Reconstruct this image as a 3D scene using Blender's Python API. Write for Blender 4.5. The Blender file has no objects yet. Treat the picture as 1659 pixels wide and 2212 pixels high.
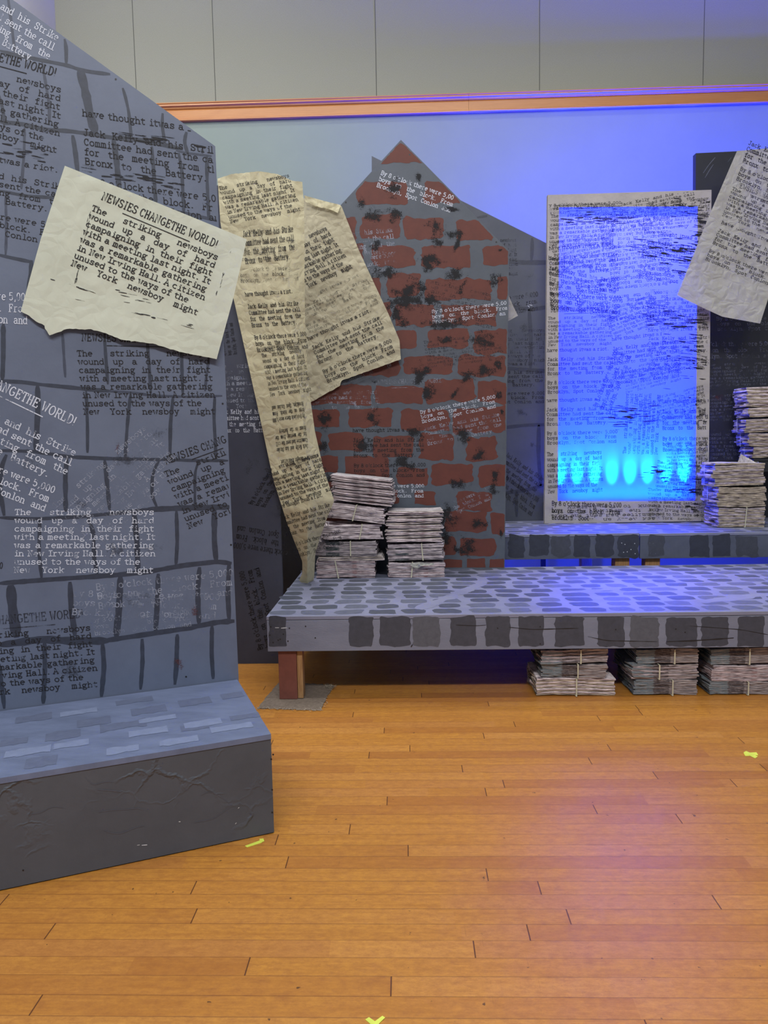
import bpy, math, random
from mathutils import Vector, Matrix, noise
PI = math.pi
random.seed(7)
S = bpy.context.scene
COL = S.collection

# ------------------------------------------------------------------ camera
F, CX, CY = 1600.0, 829.5, 1106.0
CAM_H = 1.4
ROT = (Matrix.Rotation(math.radians(1.8), 3, 'Z') @ Matrix.Rotation(PI/2 - math.atan(156/F), 3, 'X')
       @ Matrix.Rotation(-0.018, 3, 'Z'))
EYE = Vector((0, 0, CAM_H))
cam_data = bpy.data.cameras.new('camera')
cam = bpy.data.objects.new('camera', cam_data)
COL.objects.link(cam)
cam.matrix_world = Matrix.Translation(EYE) @ ROT.to_4x4()
cam_data.sensor_fit = 'VERTICAL'
cam_data.sensor_height = 24.0
cam_data.lens = F/2212*24.0
cam_data.clip_start = 0.05
S.camera = cam

# ------------------------------------------------------------------ world, lights, exposure
S.view_settings.view_transform = 'Standard'
S.view_settings.look = 'None'
S.view_settings.gamma = 1.0
S.view_settings.use_curve_mapping = False
S.view_settings.exposure = 0.0
try:
    S.cycles.transparent_max_bounces = 24
    S.cycles.sample_clamp_indirect = 40.0
except Exception:
    pass
W = bpy.data.worlds.new('room_ambient'); S.world = W
W.use_nodes = True
W.node_tree.nodes['Background'].inputs[0].default_value = (0.80, 0.92, 1.10, 1)
W.node_tree.nodes['Background'].inputs[1].default_value = 0.24

def area(name, loc, aim, size, size_y, power, color, spread=PI):
    l = bpy.data.lights.new(name, 'AREA'); l.shape = 'RECTANGLE'
    l.size, l.size_y, l.energy, l.color, l.spread = size, size_y, power, color, spread
    o = bpy.data.objects.new(name, l); COL.objects.link(o)
    o.location = loc
    o.rotation_euler = (Vector(aim)-Vector(loc)).to_track_quat('-Z', 'Y').to_euler()
    return o
def spot(name, loc, aim, power, color, ang, blend=1.0, r=0.01):
    l = bpy.data.lights.new(name, 'SPOT'); l.energy, l.color = power, color
    l.spot_size, l.spot_blend, l.shadow_soft_size = math.radians(ang), blend, r
    o = bpy.data.objects.new(name, l); COL.objects.link(o)
    o.location = loc
    o.rotation_euler = (Vector(aim)-Vector(loc)).to_track_quat('-Z', 'Y').to_euler()
    return o
WARM = (1.0, 0.975, 0.935)
# the gymnasium's ceiling light rows
area('ceiling_row_back', (-0.2, 5.75, 6.4), (-0.2, 5.75, 0), 6.0, 0.3, 42, WARM, math.radians(84))
area('ceiling_row_left', (-2.6, 4.6, 6.4), (-2.6, 5.2, 0), 1.6, 0.35, 85, WARM)
area('ceiling_row_middle', (-0.5, 3.0, 6.4), (-0.5, 3.0, 0), 5.0, 0.35, 130, WARM)
area('ceiling_row_front', (0.3, -1.8, 6.4), (0.3, 0.6, 0), 6.0, 0.6, 430, WARM)
BLUE = (0.0, 0.012, 1.0)
# blue wash fixture behind the scenery, aimed up the wall
area('wall_wash', (2.3, 6.66, 0.8), (2.35, 7.0, 2.3), 2.2, 0.06, 1500, BLUE, math.radians(104))

# ------------------------------------------------------------------ helpers
def lin(c):
    return tuple(((v/255)/12.92 if v/255 <= 0.04045 else (((v/255)+0.055)/1.055)**2.4) for v in c) + (1.0,)

def ray(x, y):
    return ROT @ Vector(((x-CX)/F, -(y-CY)/F, -1.0))
class Plane:
    def __init__(s, o, n):
        s.o, s.n = Vector(o), Vector(n).normalized()
    def at(s, x, y, off=0.0):
        d = ray(x, y); o = s.o + s.n*off
        return EYE + d*((o-EYE).dot(s.n)/d.dot(s.n))
def PY(Y): return Plane((0, Y, 0), (0, -1, 0))
def PZ(z): return Plane((0, 0, z), (0, 0, 1))

class MB:
    def __init__(s): s.v, s.f, s.m, s.uv, s.mats = [], [], [], {}, []
    def mat(s, m):
        if m not in s.mats: s.mats.append(m)
        return s.mats.index(m)
    def face(s, pts, m, uv=None):
        i = len(s.v); s.v.extend([tuple(p) for p in pts]); s.f.append(tuple(range(i, i+len(pts)))); s.m.append(s.mat(m))
        if uv: s.uv[len(s.f)-1] = uv
    def grid(s, fn, nu, nv, m):
        i = len(s.v); k = s.mat(m)
        for b in range(nv+1):
            for a in range(nu+1): s.v.append(tuple(fn(a/nu, b/nv)))
        for b in range(nv):
            for a in range(nu):
                q = i+b*(nu+1)+a
                s.f.append((q, q+nu+1, q+nu+2, q+1)); s.m.append(k)
    def box(s, lo, hi, m, M=None):
        x0, y0, z0 = lo; x1, y1, z1 = hi
        P = [Vector(p) for p in ((x0,y0,z0),(x1,y0,z0),(x1,y1,z0),(x0,y1,z0),(x0,y0,z1),(x1,y0,z1),(x1,y1,z1),(x0,y1,z1))]
        if M: P = [M @ p for p in P]
        i = len(s.v); s.v.extend(tuple(p) for p in P); k = s.mat(m)
        for f in ((0,3,2,1),(4,5,6,7),(0,1,5,4),(1,2,6,5),(2,3,7,6),(3,0,4,7)):
            s.f.append(tuple(i+j for j in f)); s.m.append(k)
    def prism(s, pts, n, th, m, side=None):
        """solid plate: front outline pts (counter-clockwise seen from the front), pushed back by th along -n"""
        n = Vector(n); k = s.mat(m); ks = s.mat(side or m); i = len(s.v); c = len(pts)
        s.v.extend(tuple(p) for p in pts); s.v.extend(tuple(Vector(p)-n*th) for p in pts)
        s.f.append(tuple(range(i, i+c))); s.m.append(k)
        s.f.append(tuple(range(i+2*c-1, i+c-1, -1))); s.m.append(ks)
        for a in range(c):
            b = (a+1) % c
            s.f.append((i+a, i+c+a, i+c+b, i+b)); s.m.append(ks)
    def ribbon(s, pts, ws, n, m):
        """flat brush stroke through 3-D pts of widths ws lying in the plane of normal n"""
        n = Vector(n); i = len(s.v); k = s.mat(m); c = len(pts)
        for a in range(c):
            t = (pts[min(a+1, c-1)] - pts[max(a-1, 0)])
            if t.length < 1e-9: t = Vector((1, 0, 0))
            q = t.normalized().cross(n)*ws[a]*0.5
            s.v.append(tuple(pts[a]+q)); s.v.append(tuple(pts[a]-q))
        for a in range(c-1):
            s.f.append((i+2*a, i+2*a+1, i+2*a+3, i+2*a+2)); s.m.append(k)
    def build(s, name, parent=None, smooth=False, bevel=0):
        me = bpy.data.meshes.new(name)
        me.from_pydata(s.v, [], s.f)
        for m in s.mats: me.materials.append(m)
        me.polygons.foreach_set('material_index', s.m)
        if s.uv:
            uvl = me.uv_layers.new(name='UVMap')
            for fi, uv in s.uv.items():
                for li, c in zip(me.polygons[fi].loop_indices, uv): uvl.data[li].uv = c
        if smooth: me.polygons.foreach_set('use_smooth', [True]*len(me.polygons))
        me.update()
        o = bpy.data.objects.new(name, me); COL.objects.link(o)
        if parent:
            o.parent = parent
            o.matrix_parent_inverse = Matrix.Translation(-parent.location) if parent.location.length else Matrix()
        if bevel:
            b = o.modifiers.new('bevel', 'BEVEL'); b.width = bevel; b.segments = 2; b.limit_method = 'ANGLE'
        return o
def tag(o, label, cat, group=None):
    o['label'] = label; o['category'] = cat
    if group: o['group'] = group
    return o
def struct(o): o['kind'] = 'structure'; return o
def thing(name, loc, label, cat, group=None):
    o = bpy.data.objects.new(name, None); COL.objects.link(o); o.location = loc
    o.empty_display_size = 0.1
    return tag(o, label, cat, group)

# ------------------------------------------------------------------ materials
class N:
    def __init__(s, name):
        s.m = bpy.data.materials.new(name); s.m.use_nodes = True
        s.t = s.m.node_tree; s.b = s.t.nodes['Principled BSDF']; s.out = s.t.nodes['Material Output']
    def n(s, kind, **kw):
        x = s.t.nodes.new(kind)
        for k, v in kw.items(): setattr(x, k, v)
        return x
    def l(s, a, b): s.t.links.new(a, b)
    def val(s, sock, v):
        if isinstance(v, bpy.types.NodeSocket): s.l(v, sock)
        else: sock.default_value = v
    def math(s, op, a, b=0.0, clamp=False):
        x = s.n('ShaderNodeMath', operation=op, use_clamp=clamp); s.val(x.inputs[0], a); s.val(x.inputs[1], b)
        return x.outputs[0]
    def mix(s, f, a, b):
        x = s.n('ShaderNodeMix', data_type='RGBA'); s.val(x.inputs[0], f); s.val(x.inputs[6], a); s.val(x.inputs[7], b)
        return x.outputs[2]
    def ramp(s, f, lo, hi):
        x = s.n('ShaderNodeMapRange', clamp=True); s.val(x.inputs[0], f)
        x.inputs[1].default_value = lo; x.inputs[2].default_value = hi
        return x.outputs[0]
    def pos(s, scale=(1, 1, 1)):
        g = s.n('ShaderNodeTexCoord'); m = s.n('ShaderNodeMapping'); m.inputs['Scale'].default_value = scale
        s.l(g.outputs['Object'], m.inputs[0]); return m.outputs[0]
    def noise(s, scale, detail=4, rough=0.6, vec=None, dist=0.0):
        x = s.n('ShaderNodeTexNoise'); x.inputs['Scale'].default_value = scale; x.inputs['Detail'].default_value = detail
        x.inputs['Roughness'].default_value = rough; x.inputs['Distortion'].default_value = dist
        s.l(vec or s.pos(), x.inputs['Vector']); return x.outputs[0]
    def bump(s, h, strength, dist=0.01):
        x = s.n('ShaderNodeBump'); x.inputs['Strength'].default_value = strength; x.inputs['Distance'].default_value = dist
        s.l(h, x.inputs['Height']); s.l(x.outputs[0], s.b.inputs['Normal'])
    def alpha(s, a): s.val(s.b.inputs['Alpha'], a)

def paint(name, c, c2=None, scale=6, rough=0.6, bump=0.15, stretch=(1, 1, 1), bscale=60):
    k = N(name); c2 = c2 or tuple(v*0.88 for v in c)
    f = k.ramp(k.noise(scale, 6, 0.65, k.pos(stretch)), 0.35, 0.68)
    k.val(k.b.inputs['Base Color'], k.mix(f, lin(c), lin(c2)))
    k.b.inputs['Roughness'].default_value = rough
    k.bump(k.noise(bscale, 4, 0.6, k.pos(stretch)), bump, 0.004)
    return k.m
def ink(name, c, wear_lo, wear_hi, strength=1.0, scale=22):
    """hand-stamped lettering: opaque ink that breaks up where the stencil missed"""
    k = N(name); k.b.inputs['Base Color'].default_value = lin(c); k.b.inputs['Roughness'].default_value = 0.7
    a = k.noise(scale, 3, 0.6); b = k.noise(260, 2, 0.6)
    f = k.math('ADD', k.math('MULTIPLY', a, 0.75), k.math('MULTIPLY', b, 0.25))
    k.alpha(k.math('MULTIPLY', k.ramp(f, wear_lo, wear_hi), strength))
    return k.m
def stroke_paint(name, c, c2, edge=0.25):
    k = N(name)
    f = k.ramp(k.noise(30, 5, 0.7), 0.35, 0.7)
    k.val(k.b.inputs['Base Color'], k.mix(f, lin(c), lin(c2))); k.b.inputs['Roughness'].default_value = 0.55
    return k.m
def sponge(name, c, core=0.35, top=0.9, scale=110, stretch=(1, 1, 1)):
    """dabbed paint patch: speckle that thins out from the patch's middle (uv -1..1)"""
    k = N(name); k.b.inputs['Base Color'].default_value = lin(c); k.b.inputs['Roughness'].default_value = 0.8
    uv = k.n('ShaderNodeUVMap'); ln = k.n('ShaderNodeVectorMath', operation='LENGTH'); k.l(uv.outputs[0], ln.inputs[0])
    fine = k.math('MULTIPLY', k.math('SUBTRACT', k.noise(scale, 4, 0.8, k.pos(stretch)), 0.5), 2.6)
    mid = k.math('MULTIPLY', k.math('SUBTRACT', k.noise(16, 3, 0.6, k.pos(stretch)), 0.5), 2.2)
    d = k.math('SUBTRACT', k.math('ADD', k.math('ADD', fine, mid), core), ln.outputs['Value'])
    edge = k.ramp(ln.outputs['Value'], 1.0, 0.85)
    k.alpha(k.math('MULTIPLY', k.math('MULTIPLY', k.ramp(d, 0.0, 0.12), edge), top))
    return k.m

M = {}
M['tall'] = paint('blue_grey_flat_paint', (98, 109, 132), (88, 98, 120), 3, 0.55, 0.1)
M['grey'] = paint('grey_flat_paint', (74, 79, 92), (64, 69, 82), 3, 0.6, 0.1)
M['dark'] = paint('dark_grey_flat_paint', (62, 66, 82), (52, 56, 72), 3, 0.6, 0.1)
M['brickbase'] = paint('brick_flat_grey_paint', (80, 88, 100), (70, 77, 89), 4, 0.6, 0.1)
M['brick'] = paint('brick_red_paint', (96, 47, 38), (86, 42, 35), 12, 0.65, 0.12)
M['mortar'] = stroke_paint('dark_mortar_paint', (42, 49, 64), (54, 62, 80))
M['mortar2'] = stroke_paint('thin_mortar_paint', (62, 70, 90), (50, 57, 75))
M['black'] = paint('black_flat_paint', (34, 37, 44), (26, 28, 35), 5, 0.55, 0.1)
M['plat'] = paint('platform_grey_paint', (130, 134, 158), (118, 122, 146), 5, 0.5, 0.15)
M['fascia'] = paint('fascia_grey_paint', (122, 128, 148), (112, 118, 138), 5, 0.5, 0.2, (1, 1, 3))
M['fasc_dark'] = stroke_paint('fascia_dark_paint', (58, 62, 74), (68, 72, 86))
M['fasc_mid'] = stroke_paint('fascia_mid_paint', (78, 82, 94), (90, 94, 106))
M['stoneA'] = stroke_paint('stone_dark_paint', (66, 71, 84), (78, 84, 98))
M['stoneB'] = stroke_paint('stone_mid_paint', (84, 90, 106), (98, 103, 122))
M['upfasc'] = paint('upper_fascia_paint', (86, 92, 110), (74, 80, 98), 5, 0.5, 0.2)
M['upfasc_dark'] = stroke_paint('upper_fascia_dark_paint', (44, 48, 62), (52, 57, 72))
M['woodred'] = paint('red_brown_leg_paint', (124, 74, 64), (112, 66, 58), 20, 0.6, 0.1)
M['rawwood'] = paint('raw_pine', (176, 140, 98), (150, 112, 72), 14, 0.6, 0.1, (6, 6, 1))
M['boxtop'] = paint('box_top_paint', (108, 120, 150), (92, 103, 130), 5, 0.5, 0.2, (1, 3, 1))
M['ink'] = ink('black_stencil_ink', (22, 22, 28), 0.34, 0.42)
M['inkfade'] = ink('worn_black_ink', (34, 35, 44), 0.42, 0.56, 0.75, 14)
M['inkcrisp'] = ink('fresh_black_ink', (20, 20, 24), 0.24, 0.36)
M['white'] = ink('white_stencil_ink', (205, 212, 228), 0.36, 0.46, 0.95)
M['whitefade'] = ink('worn_white_ink', (170, 178, 198), 0.44, 0.60, 0.7, 14)
M['ink2'] = ink('half_worn_black_ink', (24, 25, 32), 0.33, 0.46, 0.9, 14)
M['sponge'] = sponge('black_sponge_dabs', (22, 23, 29), 0.42, 0.92, 150)
M['sponge2'] = sponge('grey_sponge_dabs', (48, 50, 60), 0.05, 0.4, 170)
M['rust'] = sponge('rust_sponge_dabs', (92, 50, 50), 0.0, 0.6, 170)
M['smear'] = sponge('ink_smear', (26, 26, 30), 0.24, 0.88, 30, (1, 1, 8))
M['screw'] = paint('dark_screw_hole', (30, 30, 34), None, 10, 0.5, 0)
M['scratch'] = stroke_paint('scraped_paint', (196, 200, 206), (170, 176, 188))

def mat_floor():
    k = N('maple_strip_floor')
    g = k.n('ShaderNodeTexCoord'); sp = k.n('ShaderNodeSeparateXYZ'); k.l(g.outputs['Object'], sp.inputs[0])
    x, y = sp.outputs[0], sp.outputs[1]
    bw = 0.0702
    v = k.math('DIVIDE', k.math('SUBTRACT', y, 2.094-0.0702*60), bw)
    row = k.math('FLOOR', v); fv = k.math('SUBTRACT', v, row)
    def wn(inp, w=None, add=0.0):
        n = k.n('ShaderNodeTexWhiteNoise', noise_dimensions='2D')
        c = k.n('ShaderNodeCombineXYZ'); k.val(c.inputs[0], inp); k.val(c.inputs[1], w if w is not None else add)
        k.l(c.outputs[0], n.inputs['Vector']); return n.outputs['Value']
    r1, r2 = wn(row, None, 3.1), wn(row, None, 9.7)
    ln = k.math('ADD', k.math('MULTIPLY', r2, 0.8), 1.35)
    u = k.math('DIVIDE', k.math('ADD', k.math('ADD', x, 20.0), k.math('MULTIPLY', r1, 7.0)), ln)
    # uneven board lengths
    bi = k.math('FLOOR', u); fu = k.math('SUBTRACT', u, bi)
    jit = k.math('ADD', 0.03, k.math('MULTIPLY', wn(row, bi), 0.55))
    sec = k.math('GREATER_THAN', fu, jit)
    bid = k.math('ADD', k.math('MULTIPLY', bi, 2.0), sec)
    tone = wn(row, bid); tone2 = wn(k.math('ADD', row, 57.3), bid)
    gv = k.math('MINIMUM', fv, k.math('SUBTRACT', 1.0, fv))
    seam = k.ramp(gv, 0.002, 0.02)
    ju = k.math('ABSOLUTE', k.math('SUBTRACT', fu, jit))
    joint = k.ramp(k.math('MULTIPLY', ju, ln), 0.0009, 0.0026)
    seam = k.math('MAXIMUM', seam, k.math('ADD', 0.35, k.math('MULTIPLY', wn(row, None, 5.5), 0.4)))
    line = k.math('MINIMUM', seam, joint)
    # grain
    c = k.n('ShaderNodeCombineXYZ'); k.val(c.inputs[0], k.math('MULTIPLY', x, 3.0)); k.val(c.inputs[1], k.math('MULTIPLY', y, 60.0)); k.val(c.inputs[2], k.math('MULTIPLY', tone, 40.0))
    gr = k.noise(1.0, 6, 0.7, c.outputs[0], 0.6)
    big = k.noise(1.3, 4, 0.6)
    colr = k.mix(k.ramp(gr, 0.3, 0.75), lin((196, 139, 56)), lin((168, 112, 40)))
    colr = k.mix(k.math('MULTIPLY', k.ramp(tone, 0.55, 1.0), 0.42), colr, lin((142, 82, 38)))
    colr = k.mix(k.math('MULTIPLY', k.ramp(tone2, 0.5, 1.0), 0.35), colr, lin((206, 150, 80)))
    colr = k.mix(k.math('MULTIPLY', k.ramp(big, 0.4, 0.7), 0.22), colr, lin((150, 98, 56)))
    mott = k.noise(26, 8, 0.85, k.pos((1, 2.0, 1)))
    colr = k.mix(k.math('MULTIPLY', k.ramp(mott, 0.4, 0.62), 0.55), colr, lin((134, 80, 40)))
    sc = k.noise(38, 3, 0.5, k.pos((1, 1, 1)))
    colr = k.mix(k.math('MULTIPLY', k.ramp(sc, 0.725, 0.745), 0.8), colr, lin((60, 36, 26)))
    scr = k.noise(1.0, 2, 0.5, k.pos((260, 9, 1)), 0.8); scr2 = k.noise(1.0, 2, 0.5, k.pos((12, 240, 1)), 0.8)
    gate = k.ramp(k.noise(3.0, 3, 0.6), 0.5, 0.62)
    colr = k.mix(k.math('MULTIPLY', k.math('MAXIMUM', k.ramp(scr, 0.70, 0.74), k.ramp(scr2, 0.72, 0.76)), k.math('MULTIPLY', gate, 0.45)), colr, lin((112, 66, 34)))
    blot = k.noise(7, 4, 0.7, k.pos((1, 2.5, 1)))
    colr = k.mix(k.math('MULTIPLY', k.ramp(blot, 0.58, 0.72), 0.32), colr, lin((128, 76, 42)))
    edge = k.math('MULTIPLY', k.ramp(gv, 0.05, 0.0), 0.25)
    colr = k.mix(edge, colr, lin((140, 88, 44)))
    colr = k.mix(line, lin((84, 46, 20)), colr)
    k.val(k.b.inputs['Base Color'], colr)
    k.val(k.b.inputs['Roughness'], k.math('ADD', 0.34, k.math('MULTIPLY', k.noise(5, 5, 0.7), 0.2)))
    k.b.inputs['Specular IOR Level'].default_value = 0.45
    k.bump(k.math('ADD', line, k.math('MULTIPLY', k.noise(9, 4, 0.6), 0.25)), 0.18, 0.003)
    return k.m
def mat_fabric_wall():
    k = N('woven_wall_covering')
    a = k.noise(130, 2, 0.5, k.pos((1, 1, 5))); b = k.noise(130, 2, 0.5, k.pos((5, 1, 1)))
    f = k.ramp(k.math('MULTIPLY', k.math('ADD', a, b), 0.5), 0.4, 0.6)
    k.val(k.b.inputs['Base Color'], k.mix(f, lin((134, 136, 128)), lin((150, 152, 143))))
    k.b.inputs['Roughness'].default_value = 0.85
    k.bump(f, 0.2, 0.002)
    return k.m
def mat_oak():
    k = N('varnished_oak_rail')
    d = k.noise(1.2, 4, 0.6, k.pos((1.2, 1, 9)), 1.5)
    w = k.n('ShaderNodeTexWave'); w.wave_type = 'BANDS'; w.bands_direction = 'Z'
    w.inputs['Scale'].default_value = 26; w.inputs['Distortion'].default_value = 5; w.inputs['Detail'].default_value = 3
    w.inputs['Detail Scale'].default_value = 0.5
    k.l(k.pos((0.18, 1, 1)), w.inputs['Vector'])
    f = k.math('MULTIPLY', k.math('ADD', w.outputs['Fac'], d), 0.5)
    k.val(k.b.inputs['Base Color'], k.mix(k.ramp(f, 0.2, 0.9), lin((198, 140, 84)), lin((160, 98, 52))))
    k.b.inputs['Roughness'].default_value = 0.35
    return k.m
def mat_paper(name, c, c2, rough=0.75, bs=0.35):
    k = N(name)
    f = k.ramp(k.noise(7, 6, 0.7), 0.3, 0.75)
    k.val(k.b.inputs['Base Color'], k.mix(f, lin(c), lin(c2))); k.b.inputs['Roughness'].default_value = rough
    cr = k.n('ShaderNodeTexVoronoi', feature='DISTANCE_TO_EDGE'); cr.inputs['Scale'].default_value = 13
    ds = k.n('ShaderNodeVectorMath', operation='ADD')
    nz = k.n('ShaderNodeTexNoise'); nz.inputs['Scale'].default_value = 6; k.l(k.pos(), nz.inputs['Vector'])
    sc = k.n('ShaderNodeVectorMath', operation='SCALE'); sc.inputs['Scale'].default_value = 0.25; k.l(nz.outputs['Color'], sc.inputs[0])
    k.l(k.pos(), ds.inputs[0]); k.l(sc.outputs[0], ds.inputs[1]); k.l(ds.outputs[0], cr.inputs['Vector'])
    h = k.math('ADD', k.ramp(cr.outputs['Distance'], 0.0, 0.35), k.math('MULTIPLY', k.noise(24, 4, 0.6), 0.9))
    k.bump(h, bs, 0.01)
    tr = k.n('ShaderNodeBsdfTranslucent'); tr.inputs[0].default_value = lin(c2)
    mx = k.n('ShaderNodeMixShader'); mx.inputs[0].default_value = 0.12
    k.l(k.b.outputs[0], mx.inputs[1]); k.l(tr.outputs[0], mx.inputs[2]); k.l(mx.outputs[0], k.out.inputs[0])
    return k.m
def mat_cloth(sheer):
    """painted muslin; where no timber backs it, it is sheer: it mirrors little room light and lets the lamps shine through"""
    k = N('sheer_muslin' if sheer else 'timber_backed_muslin')
    f = k.ramp(k.noise(5, 5, 0.7), 0.3, 0.7)
    w = k.ramp(k.noise(16, 5, 0.7, k.pos((1, 1, 6))), 0.56, 0.74)
    c = k.mix(k.math('MULTIPLY', w, 0.25), k.mix(f, lin((182, 178, 178)), lin((158, 155, 158))), lin((90, 90, 96)))
    k.val(k.b.inputs['Base Color'], c); k.b.inputs['Roughness'].default_value = 0.9
    k.b.inputs['Specular IOR Level'].default_value = 0.1
    if not sheer: return k.m
    tr = k.n('ShaderNodeBsdfTranslucent'); tr.inputs[0].default_value = (0.8, 0.8, 0.8, 1)
    tp = k.n('ShaderNodeBsdfTransparent')
    m1 = k.n('ShaderNodeMixShader'); m1.inputs[0].default_value = 0.94
    k.l(k.b.outputs[0], m1.inputs[1]); k.l(tr.outputs[0], m1.inputs[2])
    m2 = k.n('ShaderNodeMixShader'); m2.inputs[0].default_value = 0.04
    k.l(m1.outputs[0], m2.inputs[1]); k.l(tp.outputs[0], m2.inputs[2]); k.l(m2.outputs[0], k.out.inputs[0])
    return k.m
def mat_box_front():
    k = N('papered_box_front')
    f = k.ramp(k.noise(2.5, 6, 0.7), 0.35, 0.7)
    k.val(k.b.inputs['Base Color'], k.mix(f, lin((80, 86, 96)), lin((70, 76, 86)))); k.b.inputs['Roughness'].default_value = 0.5
    nz = k.n('ShaderNodeTexNoise'); nz.inputs['Scale'].default_value = 3.5; nz.inputs['Detail'].default_value = 5; k.l(k.pos(), nz.inputs['Vector'])
    sc = k.n('ShaderNodeVectorMath', operation='SCALE'); sc.inputs['Scale'].default_value = 0.5; k.l(nz.outputs['Color'], sc.inputs[0])
    ds = k.n('ShaderNodeVectorMath', operation='ADD'); k.l(k.pos((1, 1, 2)), ds.inputs[0]); k.l(sc.outputs[0], ds.inputs[1])
    cr = k.n('ShaderNodeTexVoronoi', feature='DISTANCE_TO_EDGE'); cr.inputs['Scale'].default_value = 4.5; k.l(ds.outputs[0], cr.inputs['Vector'])
    msk = k.ramp(k.noise(2.2, 3, 0.5), 0.48, 0.6)
    rid = k.math('MULTIPLY', k.math('SUBTRACT', 1.0, k.ramp(cr.outputs['Distance'], 0.0, 0.05)), msk)
    k.bump(k.math('ADD', rid, k.math('MULTIPLY', k.noise(20, 5, 0.6), 0.35)), 0.55, 0.008)
    return k.m
def mat_newsprint(name, base, line, band=None, seed=0.0, z_scale=1.0):
    """folded newspapers seen on their page edges"""
    k = N(name)
    g = k.n('ShaderNodeTexCoord'); sp = k.n('ShaderNodeSeparateXYZ'); k.l(g.outputs['Object'], sp.inputs[0])
    v = k.pos((14, 14, 420*z_scale)); n1 = k.noise(1.0, 2, 0.6, v)
    col = k.mix(k.ramp(n1, 0.36, 0.6), lin(line), lin(base))
    n2 = k.noise(1.0, 3, 0.6, k.pos((30, 30, 60)))
    col = k.mix(k.math('MULTIPLY', k.ramp(n2, 0.5, 0.72), 0.45), col, lin(line))
    if band:
        for (x0, x1, c, amt) in band:
            e = k.math('ADD', sp.outputs[0], k.math('MULTIPLY', k.noise(1.0, 2, 0.5, k.pos((8, 8, 300))), 0.03))
            a = k.math('MULTIPLY', k.math('GREATER_THAN', e, x0), k.math('LESS_THAN', e, x1))
            a = k.math('MULTIPLY', a, k.ramp(k.noise(1.0, 3, 0.7, k.pos((60, 60, 330))), 0.3, 0.55))
            col = k.mix(k.math('MULTIPLY', a, amt), col, lin(c))
    k.val(k.b.inputs['Base Color'], col); k.b.inputs['Roughness'].default_value = 0.85
    k.bump(n1, 0.4, 0.003)
    return k.m
M['floor'] = mat_floor(); M['wallfab'] = mat_fabric_wall(); M['oak'] = mat_oak()
M['wallpaint'] = paint('blue_grey_wall_paint', (128, 143, 138), (124, 139, 135), 2, 0.6, 0.05)
M['wallwhite'] = paint('white_side_wall_paint', (188, 188, 196), (184, 184, 192), 2, 0.6, 0.03)
M['seam'] = paint('wall_panel_seam', (92, 94, 90), None, 2, 0.9, 0)
M['base'] = paint('dark_vinyl_base', (48, 48, 52), None, 3, 0.5, 0)
M['paperA'] = mat_paper('cream_paper', (208, 214, 198), (196, 203, 188), bs=0.12)
M['paperB'] = mat_paper('yellowed_paper', (206, 200, 168), (190, 184, 152))
M['paperC'] = mat_paper('crumpled_paper', (190, 184, 158), (172, 166, 142))
M['paperD'] = mat_paper('grey_white_paper', (184, 184, 178), (162, 162, 156))
M['cloth'] = mat_cloth(True); M['clothb'] = mat_cloth(False); M['boxfront'] = mat_box_front()
M['led'] = paint('led_bar_housing', (36, 36, 40), None, 5, 0.4, 0)
k = N('lit_led_lens'); k.b.inputs['Emission Color'].default_value = (0.0, 0.10, 1, 1); k.b.inputs['Emission Strength'].default_value = 8; M['lens'] = k.m
M['tape'] = paint('neon_yellow_tape', (214, 226, 92), (196, 210, 80), 30, 0.5, 0.1)
M['carpet'] = paint('grey_carpet_scrap', (128, 116, 104), (104, 92, 82), 60, 0.95, 0.9, (1, 1, 1), 220)
M['fray'] = paint('carpet_fray', (176, 166, 150), None, 60, 0.95, 0.1)
M['strap'] = paint('white_plastic_strap', (205, 203, 180), None, 10, 0.35, 0)
M['np1'] = mat_newsprint('newsprint_light', (246, 234, 238), (104, 88, 95))
M['np2'] = mat_newsprint('newsprint_grey', (212, 200, 206), (66, 56, 62))
M['np3'] = mat_newsprint('newsprint_green_print', (178, 170, 174), (80, 72, 78), [(-0.12, -0.03, (26, 52, 54), 0.9)])
M['np4'] = mat_newsprint('newsprint_blue_print', (176, 166, 166), (84, 76, 80), [(-0.20, -0.05, (96, 118, 128), 0.75), (-0.05, 0.035, (54, 44, 48), 0.8)])
M['np5'] = mat_newsprint('newsprint_tan', (204, 190, 172), (62, 52, 46))
M['np6'] = mat_newsprint('newsprint_pinkish', (214, 196, 200), (92, 74, 80), [(0.06, 0.09, (120, 60, 56), 0.5)])
def mat_page():
    k = N('printed_news_page')
    w = k.ramp(k.noise(1.0, 2, 0.5, k.pos((120, 300, 1))), 0.5, 0.6)
    b = k.ramp(k.noise(9, 2, 0.5), 0.55, 0.6)
    c = k.mix(k.math('MULTIPLY', w, 0.5), lin((206, 200, 204)), lin((90, 86, 90)))
    k.val(k.b.inputs['Base Color'], k.mix(k.math('MULTIPLY', b, 0.45), c, lin((110, 104, 106)))); k.b.inputs['Roughness'].default_value = 0.8
    return k.m
M['page'] = mat_page()

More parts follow.
